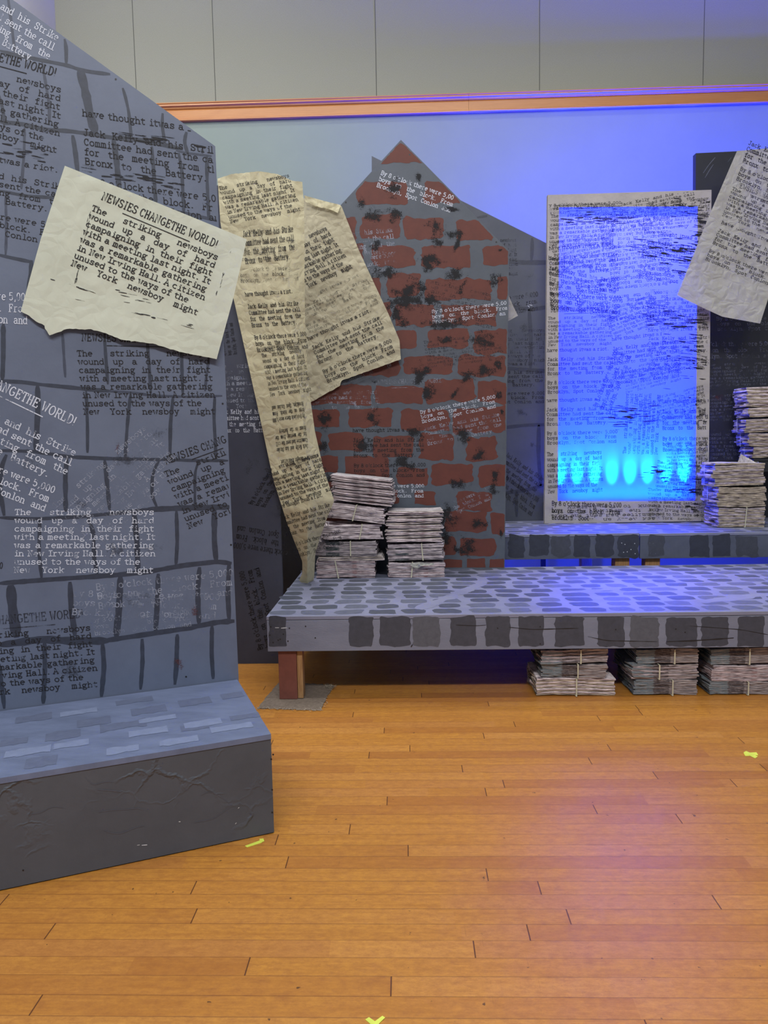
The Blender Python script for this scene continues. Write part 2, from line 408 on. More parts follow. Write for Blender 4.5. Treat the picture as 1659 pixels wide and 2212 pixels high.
# ------------------------------------------------------------------ typewriter lettering (stroke font with slab serifs)
def A(cx, cy, rx, ry, a0=0, a1=360, n=None):
    n = n or max(4, int(abs(a1-a0)/30))
    return [(cx+rx*math.cos(math.radians(a0+(a1-a0)*i/n)), cy+ry*math.sin(math.radians(a0+(a1-a0)*i/n))) for i in range(n+1)]
G = {
'a': [A(2.1,1.4,1.7,1.4), A(2.3,3.5,1.6,1.5,165,0)+[(3.9,.7),(4.5,0),(5.2,.2)]],
'b': [[(0,7.5),(.9,7.5),(.9,0)], A(2.9,2.5,2,2.5)],
'c': [A(2.7,2.5,2.2,2.5,40,320)],
'd': [[(3.4,7.5),(4.3,7.5),(4.3,0),(5.2,0)], A(2.3,2.5,2,2.5)],
'e': [[(.5,2.7),(4.6,2.7)]+A(2.6,2.5,2.1,2.5,5,310)],
'f': [[(1,0),(3.6,0)], [(2.2,0),(2.2,6)]+A(3.6,6,1.4,1.5,180,40), [(.7,5),(4,5)]],
'g': [A(2.2,3.3,1.6,1.6), [(3.5,4.5),(5,5)], [(1.2,1.8),(.8,.9),(1.4,.2),(3.5,0),(4.6,-.6),(4.2,-1.9),(2.5,-2.4),(.8,-1.9),(.5,-1),(1.3,-.1)]],
'h': [[(0,7.5),(.9,7.5),(.9,0)], [(.1,0),(1.8,0)], A(2.6,3.3,1.6,1.6,175,0)+[(4.2,0)], [(3.4,0),(5.1,0)]],
'i': [[(1.3,5),(2.6,5),(2.6,0)], [(1,0),(4.2,0)], [(2.3,6.9),(2.9,6.9)]],
'k': [[(0,7.5),(.9,7.5),(.9,0)], [(.1,0),(1.8,0)], [(4.1,5),(1,2.1)], [(2.2,3.1),(4.3,0)], [(3.2,5),(4.9,5)], [(3.4,0),(5.2,0)]],
'l': [[(1.2,7.5),(2.6,7.5),(2.6,0)], [(.9,0),(4.3,0)]],
'm': [[(0,5),(.7,5),(.7,0)], [(0,0),(1.4,0)], A(1.7,4,1,1,180,0)+[(2.7,0)], A(3.7,4,1,1,180,0)+[(4.7,0)], [(2.2,0),(3.3,0)], [(4.2,0),(5.4,0)]],
'n': [[(0,5),(.9,5),(.9,0)], [(.1,0),(1.8,0)], A(2.6,3.3,1.6,1.6,175,0)+[(4.2,0)], [(3.4,0),(5.1,0)]],
'o': [A(2.6,2.5,2.1,2.5)],
'p': [[(0,5),(.9,5),(.9,-2.3)], [(0,-2.3),(1.9,-2.3)], A(2.9,2.5,2,2.5)],
'r': [[(.3,5),(1.5,5),(1.5,0)], [(.4,0),(3,0)], A(3.3,3.2,1.8,1.8,175,50)],
's': [[(4.3,3.7),(4.2,4.9)], A(2.6,3.8,1.7,1.2,30,180)+[(1.6,2.9),(3.6,2.2)]+A(2.6,1.2,1.8,1.2,35,-160), [(.7,1.3),(.7,.1)]],
't': [[(1.8,6.8),(1.8,1.2)]+A(3,1.2,1.2,1.2,180,330), [(.5,5),(4,5)]],
'u': [[(0,5),(.9,5),(.9,1.6)]+A(2.5,1.6,1.6,1.6,180,350), [(3.3,5),(4.2,5),(4.2,0),(5.1,0)]],
'v': [[(.9,5),(2.6,0),(4.3,5)], [(0,5),(1.8,5)], [(3.4,5),(5.2,5)]],
'w': [[(.6,5),(1.6,0),(2.6,3.8),(3.6,0),(4.6,5)], [(-.1,5),(1.4,5)], [(3.9,5),(5.3,5)]],
'x': [[(.9,5),(4.3,0)], [(4.3,5),(.9,0)], [(.1,5),(1.7,5)], [(3.5,5),(5.1,5)], [(.1,0),(1.7,0)], [(3.5,0),(5.1,0)]],
'y': [[(.9,5),(2.7,.2)], [(4.3,5),(2.1,-1.8),(1.1,-2.3),(.3,-2)], [(0,5),(1.8,5)], [(3.4,5),(5.2,5)]],
'z': [[(.9,3.9),(.9,5),(4.2,5),(.7,0),(4.3,0),(4.3,1.2)]],
'A': [[(.5,0),(2.7,7.2),(4.9,0)], [(1.3,2.6),(4.1,2.6)], [(-.1,0),(1.4,0)], [(3.9,0),(5.4,0)], [(1.7,7.2),(2.7,7.2)]],
'B': [[(.1,0),(1,0),(1,7.2),(.1,7.2)], [(1,7.2)]+A(3,5.5,1.5,1.7,90,-90)+[(1,3.8)], [(1,3.8)]+A(3,1.9,1.9,1.9,90,-90)+[(1,0)]],
'C': [A(2.8,3.6,2.2,3.6,45,320), [(4.4,7),(4.4,5.2)]],
'D': [[(.1,0),(1,0),(1,7.2),(.1,7.2)], [(1,7.2)]+A(2.6,3.6,2.2,3.6,90,-90)+[(1,0)]],
'E': [[(4.6,1.8),(4.6,0),(.1,0)], [(1,0),(1,7.2)], [(.1,7.2),(4.5,7.2),(4.5,5.6)], [(1,3.8),(3.2,3.8)], [(3.2,4.6),(3.2,3)]],
'F': [[(.1,0),(2,0)], [(1,0),(1,7.2)], [(.1,7.2),(4.5,7.2),(4.5,5.6)], [(1,3.8),(3.2,3.8)], [(3.2,4.6),(3.2,3)]],
'G': [A(2.7,3.6,2.2,3.6,45,330), [(2.9,3.1),(5,3.1)], [(4.5,3.1),(4.5,.6)]],
'H': [[(1,0),(1,7.2)], [(4.2,0),(4.2,7.2)], [(1,3.7),(4.2,3.7)], [(.1,0),(1.9,0)], [(3.3,0),(5.1,0)], [(.1,7.2),(1.9,7.2)], [(3.3,7.2),(5.1,7.2)]],
'I': [[(2.6,0),(2.6,7.2)], [(1,0),(4.2,0)], [(1,7.2),(4.2,7.2)]],
'J': [[(3.4,7.2),(3.4,1.8)]+A(2,1.8,1.4,1.8,0,-180), [(2,7.2),(4.8,7.2)]],
'K': [[(1,0),(1,7.2)], [(4.4,7.2),(1,3)], [(2.2,4.4),(4.6,0)], [(.1,0),(1.9,0)], [(3.5,0),(5.3,0)], [(.1,7.2),(1.9,7.2)], [(3.5,7.2),(5.2,7.2)]],
'L': [[(.1,7.2),(2.2,7.2)], [(1.1,7.2),(1.1,0)], [(.1,0),(4.6,0),(4.6,2)]],
'N': [[(1,0),(1,7.2),(4.2,0),(4.2,7.2)], [(.1,0),(1.9,0)], [(.1,7.2),(1,7.2)], [(3.3,7.2),(5.1,7.2)]],
'O': [A(2.6,3.6,2.2,3.6)],
'R': [[(1,0),(1,7.2)], [(.1,7.2)]+A(3,5.4,1.6,1.8,90,-90)+[(1,3.6)], [(2.8,3.6),(4.5,0),(5.3,0)], [(.1,0),(1.9,0)]],
'S': [[(4.4,5.4),(4.3,7)], A(2.6,5.5,1.9,1.7,30,200)+[(1.6,4.1),(3.6,3.4)]+A(2.6,1.8,2,1.8,30,-160), [(.6,2),(.6,.2)]],
'T': [[(2.6,0),(2.6,7.2)], [(1.5,0),(3.7,0)], [(.3,5.4),(.3,7.2),(4.9,7.2),(4.9,5.4)]],
'W': [[(.6,7.2),(1.6,0),(2.6,5.4),(3.6,0),(4.6,7.2)], [(-.1,7.2),(1.4,7.2)], [(3.8,7.2),(5.3,7.2)]],
'Y': [[(.9,7.2),(2.6,3.4),(4.3,7.2)], [(2.6,3.4),(2.6,0)], [(1.5,0),(3.7,0)], [(0,7.2),(1.8,7.2)], [(3.4,7.2),(5.2,7.2)]],
'8': [A(2.6,5.4,1.6,1.7), A(2.6,1.8,2,1.9)],
'5': [[(4.3,7.2),(1.1,7.2),(.9,4)]+A(2.5,2.4,2,2.4,130,-150)],
'0': [A(2.6,3.6,1.9,3.6)],
'!': [[(2,7.2),(2,2)], [(1.8,.3),(2.3,.3)]],
'.': [[(1.8,.3),(2.6,.3)]], ',': [[(2.3,.6),(1.7,-1.2)]], "'": [[(2,7.4),(1.8,5.6)]],
}
ADV = {'i': 4.6, 'l': 4.7, '.': 3.6, ',': 3.6, "'": 3.0, ' ': 5.0, 'm': 6.1, '!': 3.5, 'f': 5.0, 't': 5.0, 'I': 4.8}
HEAD = 'NEWSIES CHANGETHE WORLD!'
TA = ['The striking newsboys', 'wound up a day of hard', 'campaigning in their fight', 'with a meeting last night. It',
      'was a remarkable gathering', 'in New Irving Hall. A citizen', 'unused to the ways of the', 'New York newsboy might']
TB = ['Jack Kelly and his Strike', 'Committee had sent the call', 'for the meeting from the', 'Bronx to the Battery.']
TC = ["By 8 o'clock there were 5,000", 'boys on the block. From', 'Brooklyn, Spot Conlon and']
TD = ['have thought itwas a riot.', ''] + TB + [''] + TC
BLOCKS = {'A': TA, 'B': TB, 'C': TC, 'D': TD}
RAG = ('Battery.',)
def inside(p, poly):
    c = False; n = len(poly)
    for i in range(n):
        (x0, y0), (x1, y1) = poly[i], poly[i-1]
        if (y0 > p[1]) != (y1 > p[1]) and p[0] < (x1-x0)*(p[1]-y0)/(y1-y0)+x0: c = not c
    return c
def write(mb, at, lines, p0, p1, p2, mat, off=0.0012, clip=None, weight=1.14, head=False, holes=None):
    """lines set between photo points p0 (left of first baseline), p1 (right of it) and p2 (left of last baseline)"""
    n = max(1, len(lines)-1)
    ex = ((p1[0]-p0[0]), (p1[1]-p0[1])); ey = ((p2[0]-p0[0])/n, (p2[1]-p0[1])/n)
    if len(lines) == 1: ey = (p2[0], p2[1])          # then p2 is the pitch vector itself
    full = 143.0
    def put(s, u0, row, hs, vs, fit=None):
        x = u0
        for ch in s:
            if ch in G:
                for st in G[ch]:
                    pts = []
                    jy = 0.0
                    for (gx, gy) in st:
                        u = x + gx*hs; v = row - gy*vs
                        pts.append((p0[0]+ex[0]*u+ey[0]*v, p0[1]+ex[1]*u+ey[1]*v))
                    if clip and not all(inside(q, clip) for q in pts): continue
                    if holes and any(inside(pts[0], h) for h in holes): continue
                    P3 = [at(q[0], q[1], off) for q in pts]
                    q0 = at(pts[0][0]+1, pts[0][1], off); q1 = at(pts[0][0], pts[0][1]+1, off); b0 = P3[0]
                    nn = (q1-b0).cross(q0-b0).normalized()
                    wv = wid*weight
                    if len(P3) == 2:
                        d = (P3[1]-P3[0]).normalized()*wv*0.4
                        P3 = [P3[0]-d, P3[1]+d]
                    mb.ribbon(P3, [wv]*len(P3), nn, mat)
            x += ADV.get(ch, 5.75)*hs
    a, b = at(*p0), at(p0[0]+ey[0], p0[1]+ey[1])
    wid = min((b-a).length*0.085, (at(p0[0]+ex[0]*.1, p0[1]+ex[1]*.1)-a).length*10/full*1.1)
    vs = 0.091
    for r, s in enumerate(lines):
        if not s: continue
        hs = 1/full
        words = s.split(' ')
        ws = [sum(ADV.get(c, 5.75) for c in w)*hs for w in words]
        if s.endswith('Battery.') or len(words) < 2: gap = 9*hs
        else: gap = max(3.5*hs, ((0.90 if s.endswith('of the') or s.endswith('riot.') else 1.0) - sum(ws))/(len(words)-1))
        tot = sum(ws)+gap*(len(words)-1)
        sq = 1.0 if tot <= 1.02 else 1.02/tot
        x = 0.0
        for w, l in zip(words, ws):
            put(w, x, r, hs*sq, vs); x += (l+gap)*sq
def headline(mb, at, p0, p1, mat, off=0.0012, clip=None, u=(0.22, 0.78), drop=0.55, h=None, holes=None):
    """the underlined capital headline"""
    L = math.hypot(p1[0]-p0[0], p1[1]-p0[1]); pit = h or L*0.067
    nx, ny = -(p1[1]-p0[1])/L*pit, (p1[0]-p0[0])/L*pit
    s = HEAD; tot = sum({'W': 6.4, 'O': 5.8, 'G': 5.8, 'N': 5.8, ' ': 2.5, 'I': 4.0, '!': 3.2}.get(c, 5.2) for c in s)
    x = 0.0
    for ch in s:
        adv = {'W': 6.4, 'O': 5.8, 'G': 5.8, 'N': 5.8, ' ': 2.5, 'I': 4.0, '!': 3.2}.get(ch, 5.2)
        if ch in G:
            sc = (adv/5.7)/tot
            for st in G[ch]:
                pts = [(p0[0]+(p1[0]-p0[0])*(x/tot+gx*sc*0.98)-nx*gy*0.125, p0[1]+(p1[1]-p0[1])*(x/tot+gx*sc*0.98)-ny*gy*0.125) for gx, gy in st]
                if clip and not all(inside(q, clip) for q in pts): continue
                if holes and any(inside(pts[0], hh) for hh in holes): continue
                P3 = [at(q[0], q[1], off) for q in pts]
                q0 = at(pts[0][0]+1, pts[0][1], off); q1 = at(pts[0][0], pts[0][1]+1, off)
                nn = (q1-P3[0]).cross(q0-P3[0]).normalized()
                wv = (at(p0[0]+nx, p0[1]+ny)-at(*p0)).length*0.115
                mb.ribbon(P3, [wv]*len(P3), nn, mat)
        x += adv
    k = 14; pts = []
    for i in range(k+1):
        t = u[0]+(u[1]-u[0])*i/k
        q = (p0[0]+(p1[0]-p0[0])*t+nx*drop, p0[1]+(p1[1]-p0[1])*t+ny*drop)
        if clip and not inside(q, clip): continue
        pts.append(q)
    if len(pts) > 1:
        P3 = [at(q[0], q[1], off) for q in pts]
        nn = (at(pts[0][0], pts[0][1]+1)-at(*pts[0])).cross(at(pts[0][0]+1, pts[0][1])-at(*pts[0])).normalized()
        wv = (at(p0[0]+nx, p0[1]+ny)-at(*p0)).length*0.11
        mb.ribbon(P3, [wv]*len(P3), nn, mat)
def brush(mb, at, pts, w, mat, off=0.0006, clip=None, rag=0.16, taper=True):
    """painted line through photo points, width w photo pixels, ragged"""
    out = []
    for i in range(len(pts)-1):
        a, b = pts[i], pts[i+1]; n = max(2, int(math.hypot(b[0]-a[0], b[1]-a[1])/7))
        for j in range(n): out.append((a[0]+(b[0]-a[0])*j/n, a[1]+(b[1]-a[1])*j/n))
    out.append(pts[-1])
    # smooth
    for _ in range(2):
        out = [out[0]]+[((out[i-1][0]+2*out[i][0]+out[i+1][0])/4, (out[i-1][1]+2*out[i][1]+out[i+1][1])/4) for i in range(1, len(out)-1)]+[out[-1]]
    if clip:
        out = [q for q in out if inside(q, clip)]
    if len(out) < 2: return
    P3 = [at(q[0], q[1], off) for q in out]
    q = out[len(out)//2]
    nn = (at(q[0], q[1]+1)-at(*q)).cross(at(q[0]+1, q[1])-at(*q)).normalized()
    ws = []
    for i, q in enumerate(out):
        pxm = (at(q[0]+1, q[1], off)-P3[i]).length
        s = 1+rag*(noise.noise((q[0]*.05, q[1]*.05, w))*1.6+noise.noise((q[0]*.2, q[1]*.2, 3))*.8)
        e = min(i, len(out)-1-i)
        if taper and e < 2: s *= (0.55, 0.85)[e]
        ws.append(w*pxm*s)
    mb.ribbon(P3, ws, nn, mat)
def dab(mb, at, x, y, rx, ry, ang, mat, off=0.0009, clip=None):
    c, s = math.cos(ang), math.sin(ang); q = []
    for _ in range(12):
        if not clip or all(inside((x+a*rx*c-b*ry*s, y+a*rx*s+b*ry*c), clip) for a, b in ((-1, 1), (1, 1), (1, -1), (-1, -1), (0, 1), (0, -1))): break
        rx *= .86; ry *= .86
    else: return
    for a, b in ((-1, 1), (1, 1), (1, -1), (-1, -1)):
        px, py = a*rx*c-b*ry*s, a*rx*s+b*ry*c
        q.append(at(x+px, y+py, off))
    mb.face(q, mat, [(-1, 1), (1, 1), (1, -1), (-1, -1)])
def blob(mb, at, x0, y0, x1, y1, mat, off=0.0006, clip=None, jit=0.07, n=5, r=0.25, skew=0.0):
    """rounded, hand-painted block between photo corners"""
    w, h = x1-x0, y1-y0; rr = min(w, h)*r; pts = []
    for (cx, cy, a0) in ((x1-rr, y0+rr, -90), (x1-rr, y1-rr, 0), (x0+rr, y1-rr, 90), (x0+rr, y0+rr, 180)):
        for i in range(4):
            a = math.radians(a0+30*i); pts.append((cx+rr*math.cos(a), cy+rr*math.sin(a)))
    full = []
    for i in range(len(pts)):
        a, b = pts[i], pts[(i+1) % len(pts)]; d = math.hypot(b[0]-a[0], b[1]-a[1]); k = max(1, int(d/6))
        for j in range(k): full.append((a[0]+(b[0]-a[0])*j/k, a[1]+(b[1]-a[1])*j/k))
    m = min(w, h)*jit; out = []
    sx = random.uniform(-1, 1)*m; 
    for (x, y) in full:
        x += noise.noise((x*.09, y*.09, x0))*m*1.6+noise.noise((x*.4, y*.4, 9))*m*.5+skew*(y-y0)
        y += noise.noise((x*.05, y*.05, 5+y0))*m*1.6+noise.noise((x*.4, y*.4, 2))*m*.5+sx*(x-x0)/max(w, 1)
        out.append((x, y))
    if clip:
        out2 = []
        cx = sum(q[0] for q in out)/len(out); cy = sum(q[1] for q in out)/len(out)
        if not inside((cx, cy), clip):
            return
        for q in out:
            t = 1.0
            while t > 0 and not inside((cx+(q[0]-cx)*t, cy+(q[1]-cy)*t), clip): t -= 0.04
            out2.append((cx+(q[0]-cx)*max(t, 0), cy+(q[1]-cy)*max(t, 0)))
        out = out2
    # fan so that concave outlines stay well formed
    cx = sum(q[0] for q in out)/len(out); cy = sum(q[1] for q in out)/len(out)
    i0 = len(mb.v); k = mb.mat(mat)
    mb.v.append(tuple(at(cx, cy, off)))
    for q in out: mb.v.append(tuple(at(q[0], q[1], off)))
    c = len(out)
    for i in range(c):
        mb.f.append((i0, i0+1+(i+1) % c, i0+1+i)); mb.m.append(k)
def rivets(mb, at, spots, r, mat=None, off=0.001):
    for (x, y) in spots:
        mb.face([at(x+r*math.cos(a*PI/4), y-r*math.sin(a*PI/4), off) for a in range(8)], mat or M['screw'])

def scratches(mb, at, x, y, rx, ry, ang, mat, off=0.0016, clip=None, n=None):
    """dry-brush streaks left by the stencil's edge"""
    st = random.getstate(); random.seed(int(x*7+y))
    n = n or max(4, int(rx*ry*0.022)); ca, sa = math.cos(ang), math.sin(ang)
    if ry > rx: L0, W0 = ry, rx
    for i in range(n):
        u, v = random.gauss(0, .42)*rx, random.gauss(0, .45)*ry
        L = random.uniform(.08, .38)*max(rx, 12) if rx >= ry*.6 else random.uniform(6, 22)
        L = min(L, 34)
        w = random.choice((.7, .9, 1.2, 1.8, 2.6)) if rx > 14 else .8
        if rx < 6: dx, dy, L, w = 0, 1, random.uniform(4, 14), .9
        else: dx, dy = 1, random.uniform(-.08, .08)
        pts = []
        for t in (-.5, -.2, .15, .5):
            p, q = u+dx*L*t, v+dy*L*t+random.uniform(-.3, .3)
            pts.append((x+p*ca-q*sa, y+p*sa+q*ca))
        if clip and not all(inside(p, clip) for p in pts): continue
        brush(mb, at, pts, w, mat, off+.00001*(i % 20), rag=.6)
    random.setstate(st)

# ------------------------------------------------------------------ the room
WY = 7.0
b = MB(); b.face([(-7, -3, 0), (6, -3, 0), (6, 7.3, 0), (-7, 7.3, 0)], M['floor']); struct(b.build('floor'))
pw = PY(WY)
xc = pw.at(120, 40).x                                   # corner of back and left wall
b = MB()
b.face([(xc, WY, 0), (6.5, WY, 0), (6.5, WY, 4.38), (xc, WY, 4.38)], M['wallpaint'])
b.face([(xc, WY, 4.38), (6.5, WY, 4.38), (6.5, WY, 7.2), (xc, WY, 7.2)], M['wallfab'])
for sx in (290, 461.5, 811.5, 1165.5, 1520):
    X = pw.at(sx, 100).x
    b.box((X-.003, WY-.0015, 4.46), (X+.003, WY+.001, 7.2), M['seam'])
for X in (pw.at(1520, 100).x+1.52, pw.at(1520, 100).x+3.04):
    b.box((X-.003, WY-.0015, 4.46), (X+.003, WY+.001, 7.2), M['seam'])
struct(b.build('wall_back'))
b = MB(); b.face([(xc, -3, 0), (xc, WY, 0), (xc, WY, 7.2), (xc, -3, 7.2)], M['wallwhite']); struct(b.build('wall_left'))
b = MB(); b.box((xc, WY-.012, 0), (6.5, WY, .12), M['base']); struct(b.build('baseboard_back', bevel=.003))
PROF = [(0, 4.463), (.046, 4.463), (.05, 4.456), (.044, 4.446), (.046, 4.436), (.03, 4.426), (.028, 4.416), (.018, 4.409), (.022, 4.403),
        (.024, 4.398), (.024, 4.328), (.034, 4.322), (.034, 4.312), (.026, 4.306), (0, 4.306)]
xj = pw.at(1012, 230).x
for i, (xa, xb) in enumerate(((xc, xj-.0008), (xj+.0008, 6.5))):
    b = MB(); k = b.mat(M['oak']); n = len(PROF)
    for X in (xa, xb): b.v += [(X, WY-d, z) for d, z in PROF]
    for j in range(n-1): b.f.append((j, j+1, n+j+1, n+j)); b.m.append(k)
    b.f += [tuple(range(n)), tuple(range(2*n-1, n-1, -1))]; b.m += [k, k]
    struct(b.build('trim_%d' % (i+1)))

# ------------------------------------------------------------------ the grey box at the left
BA = Vector((-0.495, 2.524, 0)); bu = Vector((math.cos(math.radians(23.1)), math.sin(math.radians(23.1)), 0))   # along the front, to the right
bn = Vector((bu.y, -bu.x, 0))                            # out of the front
BH = 0.37; BD = 0.655; BL = 2.3
def bp(u, d, z): return BA - bu*u - bn*d + Vector((0, 0, z))     # u left from the front right corner, d back
box = thing('scenery_box', bp(0, 0, 0), 'low dark grey papered box with brushed blue-grey top, before the tall stone flat', 'box')
b = MB()
nu = 60
fr = Plane(bp(0, 0, 0), bn)
OFFI = [(0, .0), (.0, .05), (.006, BH-.022), (.0, BH-.02)]
def frontpt(s, t): return bp(BL*(1-s) + (.012*(1-t)*0), 0.0, .004+t*(BH-.024))
b.grid(lambda s, t: frontpt(s, t), 40, 8, M['boxfront'])
c0, c1, c2, c3 = bp(0, 0, .004), bp(0, BD, .004), bp(0, BD, BH-.02), bp(0, 0, BH-.02)
b.face([c0, c1, c2, c3], M['boxfront'])
d0, d1, d2, d3 = bp(BL, 0, .004), bp(BL, BD, .004), bp(BL, BD, BH-.02), bp(BL, 0, BH-.02)
b.face([d3, d2, d1, d0], M['boxfront']); b.face([c1, d1, d2, c2], M['boxfront'])
at_front = lambda x, y, off=0.0: fr.at(x, y, off)
for pts, w in (([(210, 1706), (222, 1707), (245, 1708), (262, 1711)], 2.2), ([(213, 1755), (240, 1750), (275, 1749), (300, 1745), (309, 1750)], 1.6),
               ([(296, 1826), (302, 1825)], 1.6), ([(306, 1826), (318, 1825)], 3.0), ([(433, 1718), (452, 1709), (470, 1716), (495, 1735)], 1.4),
               ([(222, 1793), (240, 1800), (262, 1802), (285, 1790), (312, 1784)], 1.5), ([(420, 1777), (460, 1770), (495, 1745)], 1.3),
               ([(514, 1746), (517, 1744)], 2.0), ([(508, 1780), (511, 1777)], 2.0), ([(185, 1680), (200, 1698), (228, 1688), (244, 1690)], 1.3),
               ([(60, 1760), (90, 1756), (110, 1742), (135, 1745)], 1.3), ([(386, 1775), (390, 1775)], 2)):
    hl = (len(pts) == 2)
    brush(b, at_front, pts, w, M['scratch'] if hl else M['fasc_mid'], .0012, rag=.3)
rivets(b, at_front, [(588, 1706), (588, 1755), (50, 1880), (590, 1630), (586, 1640)], 2.0)
b.build('box_body', box)
b = MB()
b.box((0, 0, 0), (BL, BD+.003, .019), M['boxtop'], Matrix(((-bu.x, -bn.x, 0, bp(0, -.003, 0).x), (-bu.y, -bn.y, 0, bp(0, -.003, 0).y), (0, 0, 1, BH-.019), (0, 0, 0, 1))))
tp = PZ(BH); att = lambda x, y, off=0.0: tp.at(x, y, off)
M['bt_d'] = stroke_paint('box_top_dark_strokes', (86, 95, 120), (96, 106, 132)); M['bt_l'] = stroke_paint('box_top_light_strokes', (122, 134, 164), (112, 124, 152))
def stroke_top(x0, y0, x1, y1, m, o=.0008):
    sl = -0.15
    yy = (y0+y1)/2; 
    brush(b, att, [(x0, yy-sl*(x1-x0)/2), ((x0+x1)/2, yy), (x1, yy+sl*(x1-x0)/2)], (y1-y0)*1.7, m, o, rag=.2, taper=False)
for q in ((386,1504,455,1527),(283,1522,359,1545),(216,1554,316,1579),(98,1573,174,1602),(33,1539,112,1562),(54,1630,123,1660),(478,1492,525,1512),(497,1539,560,1556),(166,1545,239,1572),(0,1592,60,1612),(250,1505,330,1522),(390,1560,450,1580)):
    stroke_top(*q, M['bt_d'])
for q in ((278,1570,362,1590),(344,1590,428,1610),(398,1552,478,1572),(116,1598,192,1616),(10,1612,110,1634),(230,1608,300,1630),(130,1530,210,1546),(455,1562,545,1580),(300,1545,380,1560)):
    stroke_top(*q, M['bt_l'], .0011)
b.build('box_top', box)

# ------------------------------------------------------------------ tall stone flat behind the box
tfp = Plane(bp(0, BD+.006, 0), bn)
tat = lambda x, y, off=0.0: tfp.at(x, y, off)
P_TL = [(-260, -180), (-260, 1578), (515.5, 1466), (465, 316), (24, -3)]
def foot(q, z=0.0):
    p = tfp.at(*q); return Vector((p.x, p.y, z))
tl = [tat(-260, -210), foot((-260, 1570)), foot((515.5, 1466)), tat(515.5, 1466), tat(465, 316), tat(24, -3)]
b = MB()
b.prism(tl, bn, .03, M['tall'])
clipT = [(-260, -210), (-260, 1575), (513.5, 1464.5), (463.5, 317), (24, -1)]
MORT = [([(0,109),(30,118),(90,130),(150,142),(170,150),(200,156),(238,160)],8),([(17,-6),(22,30),(28,80),(33,118)],6),([(136,68),(143,100),(143,138)],8),
([(91,135),(97,170),(107,230),(106,268)],6),([(173,150),(185,200),(195,250),(206,287)],19),([(265,190),(270,205),(278,240),(284,300)],7),([(-2,205),(7,240),(9,272)],7),
([(352,236),(350,270),(357,315)],7),([(403,285),(397,305),(406,332)],8),([(437,322),(437,331)],7),([(0,263),(50,268),(100,280),(150,283),(200,290),(240,297),(300,302),(350,312),(395,322)],9),
([(380,325),(400,330),(440,335),(466,338)],5),([(53,275),(52,330),(46,408)],6),([(157,292),(163,330),(168,375)],10),([(245,300),(251,340),(258,412)],12),([(328,316),(332,370),(337,445)],8),
([(386,330),(393,370),(397,460)],7),([(447,335),(447,380),(451,474)],7),([(0,412),(54,423),(130,428)],7),([(380,455),(420,465),(468,476)],6),([(12,425),(14,500),(12,550)],6),([(426,460),(427,480)],5),
([(-5,550),(30,558),(70,566)],8),([(68,562),(66,600),(60,640)],10),([(7,700),(7,770),(5,820)],10),([(135,720),(138,770),(141,815)],6),([(225,720),(229,780),(233,830)],7),([(318,735),(322,790),(326,850)],7),
([(392,750),(393,800),(395,855)],7),([(452,770),(446,810),(443,845)],6),([(0,823),(47,825),(83,830),(174,839),(240,845)],9),([(235,845),(289,848),(325,854),(400,857),(480,855)],5),
([(81,832),(82,880),(77,975)],12),([(186,845),(189,920),(189,978)],7),([(282,850),(275,917),(270,993)],7),([(374,855),(368,917),(367,1000)],7),([(464,857),(462,900),(467,993)],7),
([(0,973),(72,975),(152,987),(217,990),(290,992)],8),([(280,991),(362,993),(430,995),(493,995)],6),([(14,982),(3,1007),(0,1060),(9,1114)],10),([(145,990),(141,1025),(142,1105)],10),([(226,993),(231,1040),(237,1103)],9),
([(344,992),(329,1025),(328,1070),(340,1098)],7),([(430,993),(421,1020),(421,1096)],6),([(0,1118),(72,1121),(163,1117),(253,1108),(325,1100)],8),([(315,1101),(400,1097),(503,1095)],12),
([(86,1122),(84,1190),(90,1250)],8),([(190,1118),(202,1150),(203,1205),(210,1243)],9),([(289,1105),(296,1170),(298,1237)],12),([(381,1104),(383,1170),(380,1222)],8),([(463,1098),(463,1170),(467,1212)],12),
([(0,1260),(90,1253),(253,1242),(325,1234),(398,1221),(470,1213),(508,1218)],11),([(23,1264),(27,1315),(36,1377)],22),([(151,1257),(154,1315),(162,1374)],12),([(260,1246),(257,1315),(251,1378)],14),
([(342,1239),(340,1297),(336,1368)],11),([(431,1225),(427,1280),(430,1349)],11),([(495,1217),(492,1280),(495,1340)],10),([(0,1393),(90,1381),(163,1385),(235,1384)],18),([(225,1384),(325,1369),(398,1358),(470,1344),(514,1341)],11),
([(-2,1434),(4,1480),(10,1538)],9),([(96,1387),(97,1450),(93,1527)],10),([(221,1387),(225,1440),(219,1505)],10),([(307,1380),(308,1430),(303,1497)],9),([(383,1370),(381,1440),(377,1487)],10),([(458,1351),(457,1410),(461,1474)],9),
([(-120,700),(-60,690),(0,700)],8),([(-200,1120),(-100,1124),(0,1118)],8),([(-250,1270),(-100,1268),(0,1260)],10)]
for i, (pts, w) in enumerate(MORT): brush(b, tat, pts, w, M['mortar'] if w > 6.5 or pts[0][1] > 900 else M['mortar2'], .0005+.00004*(i % 9), clipT)
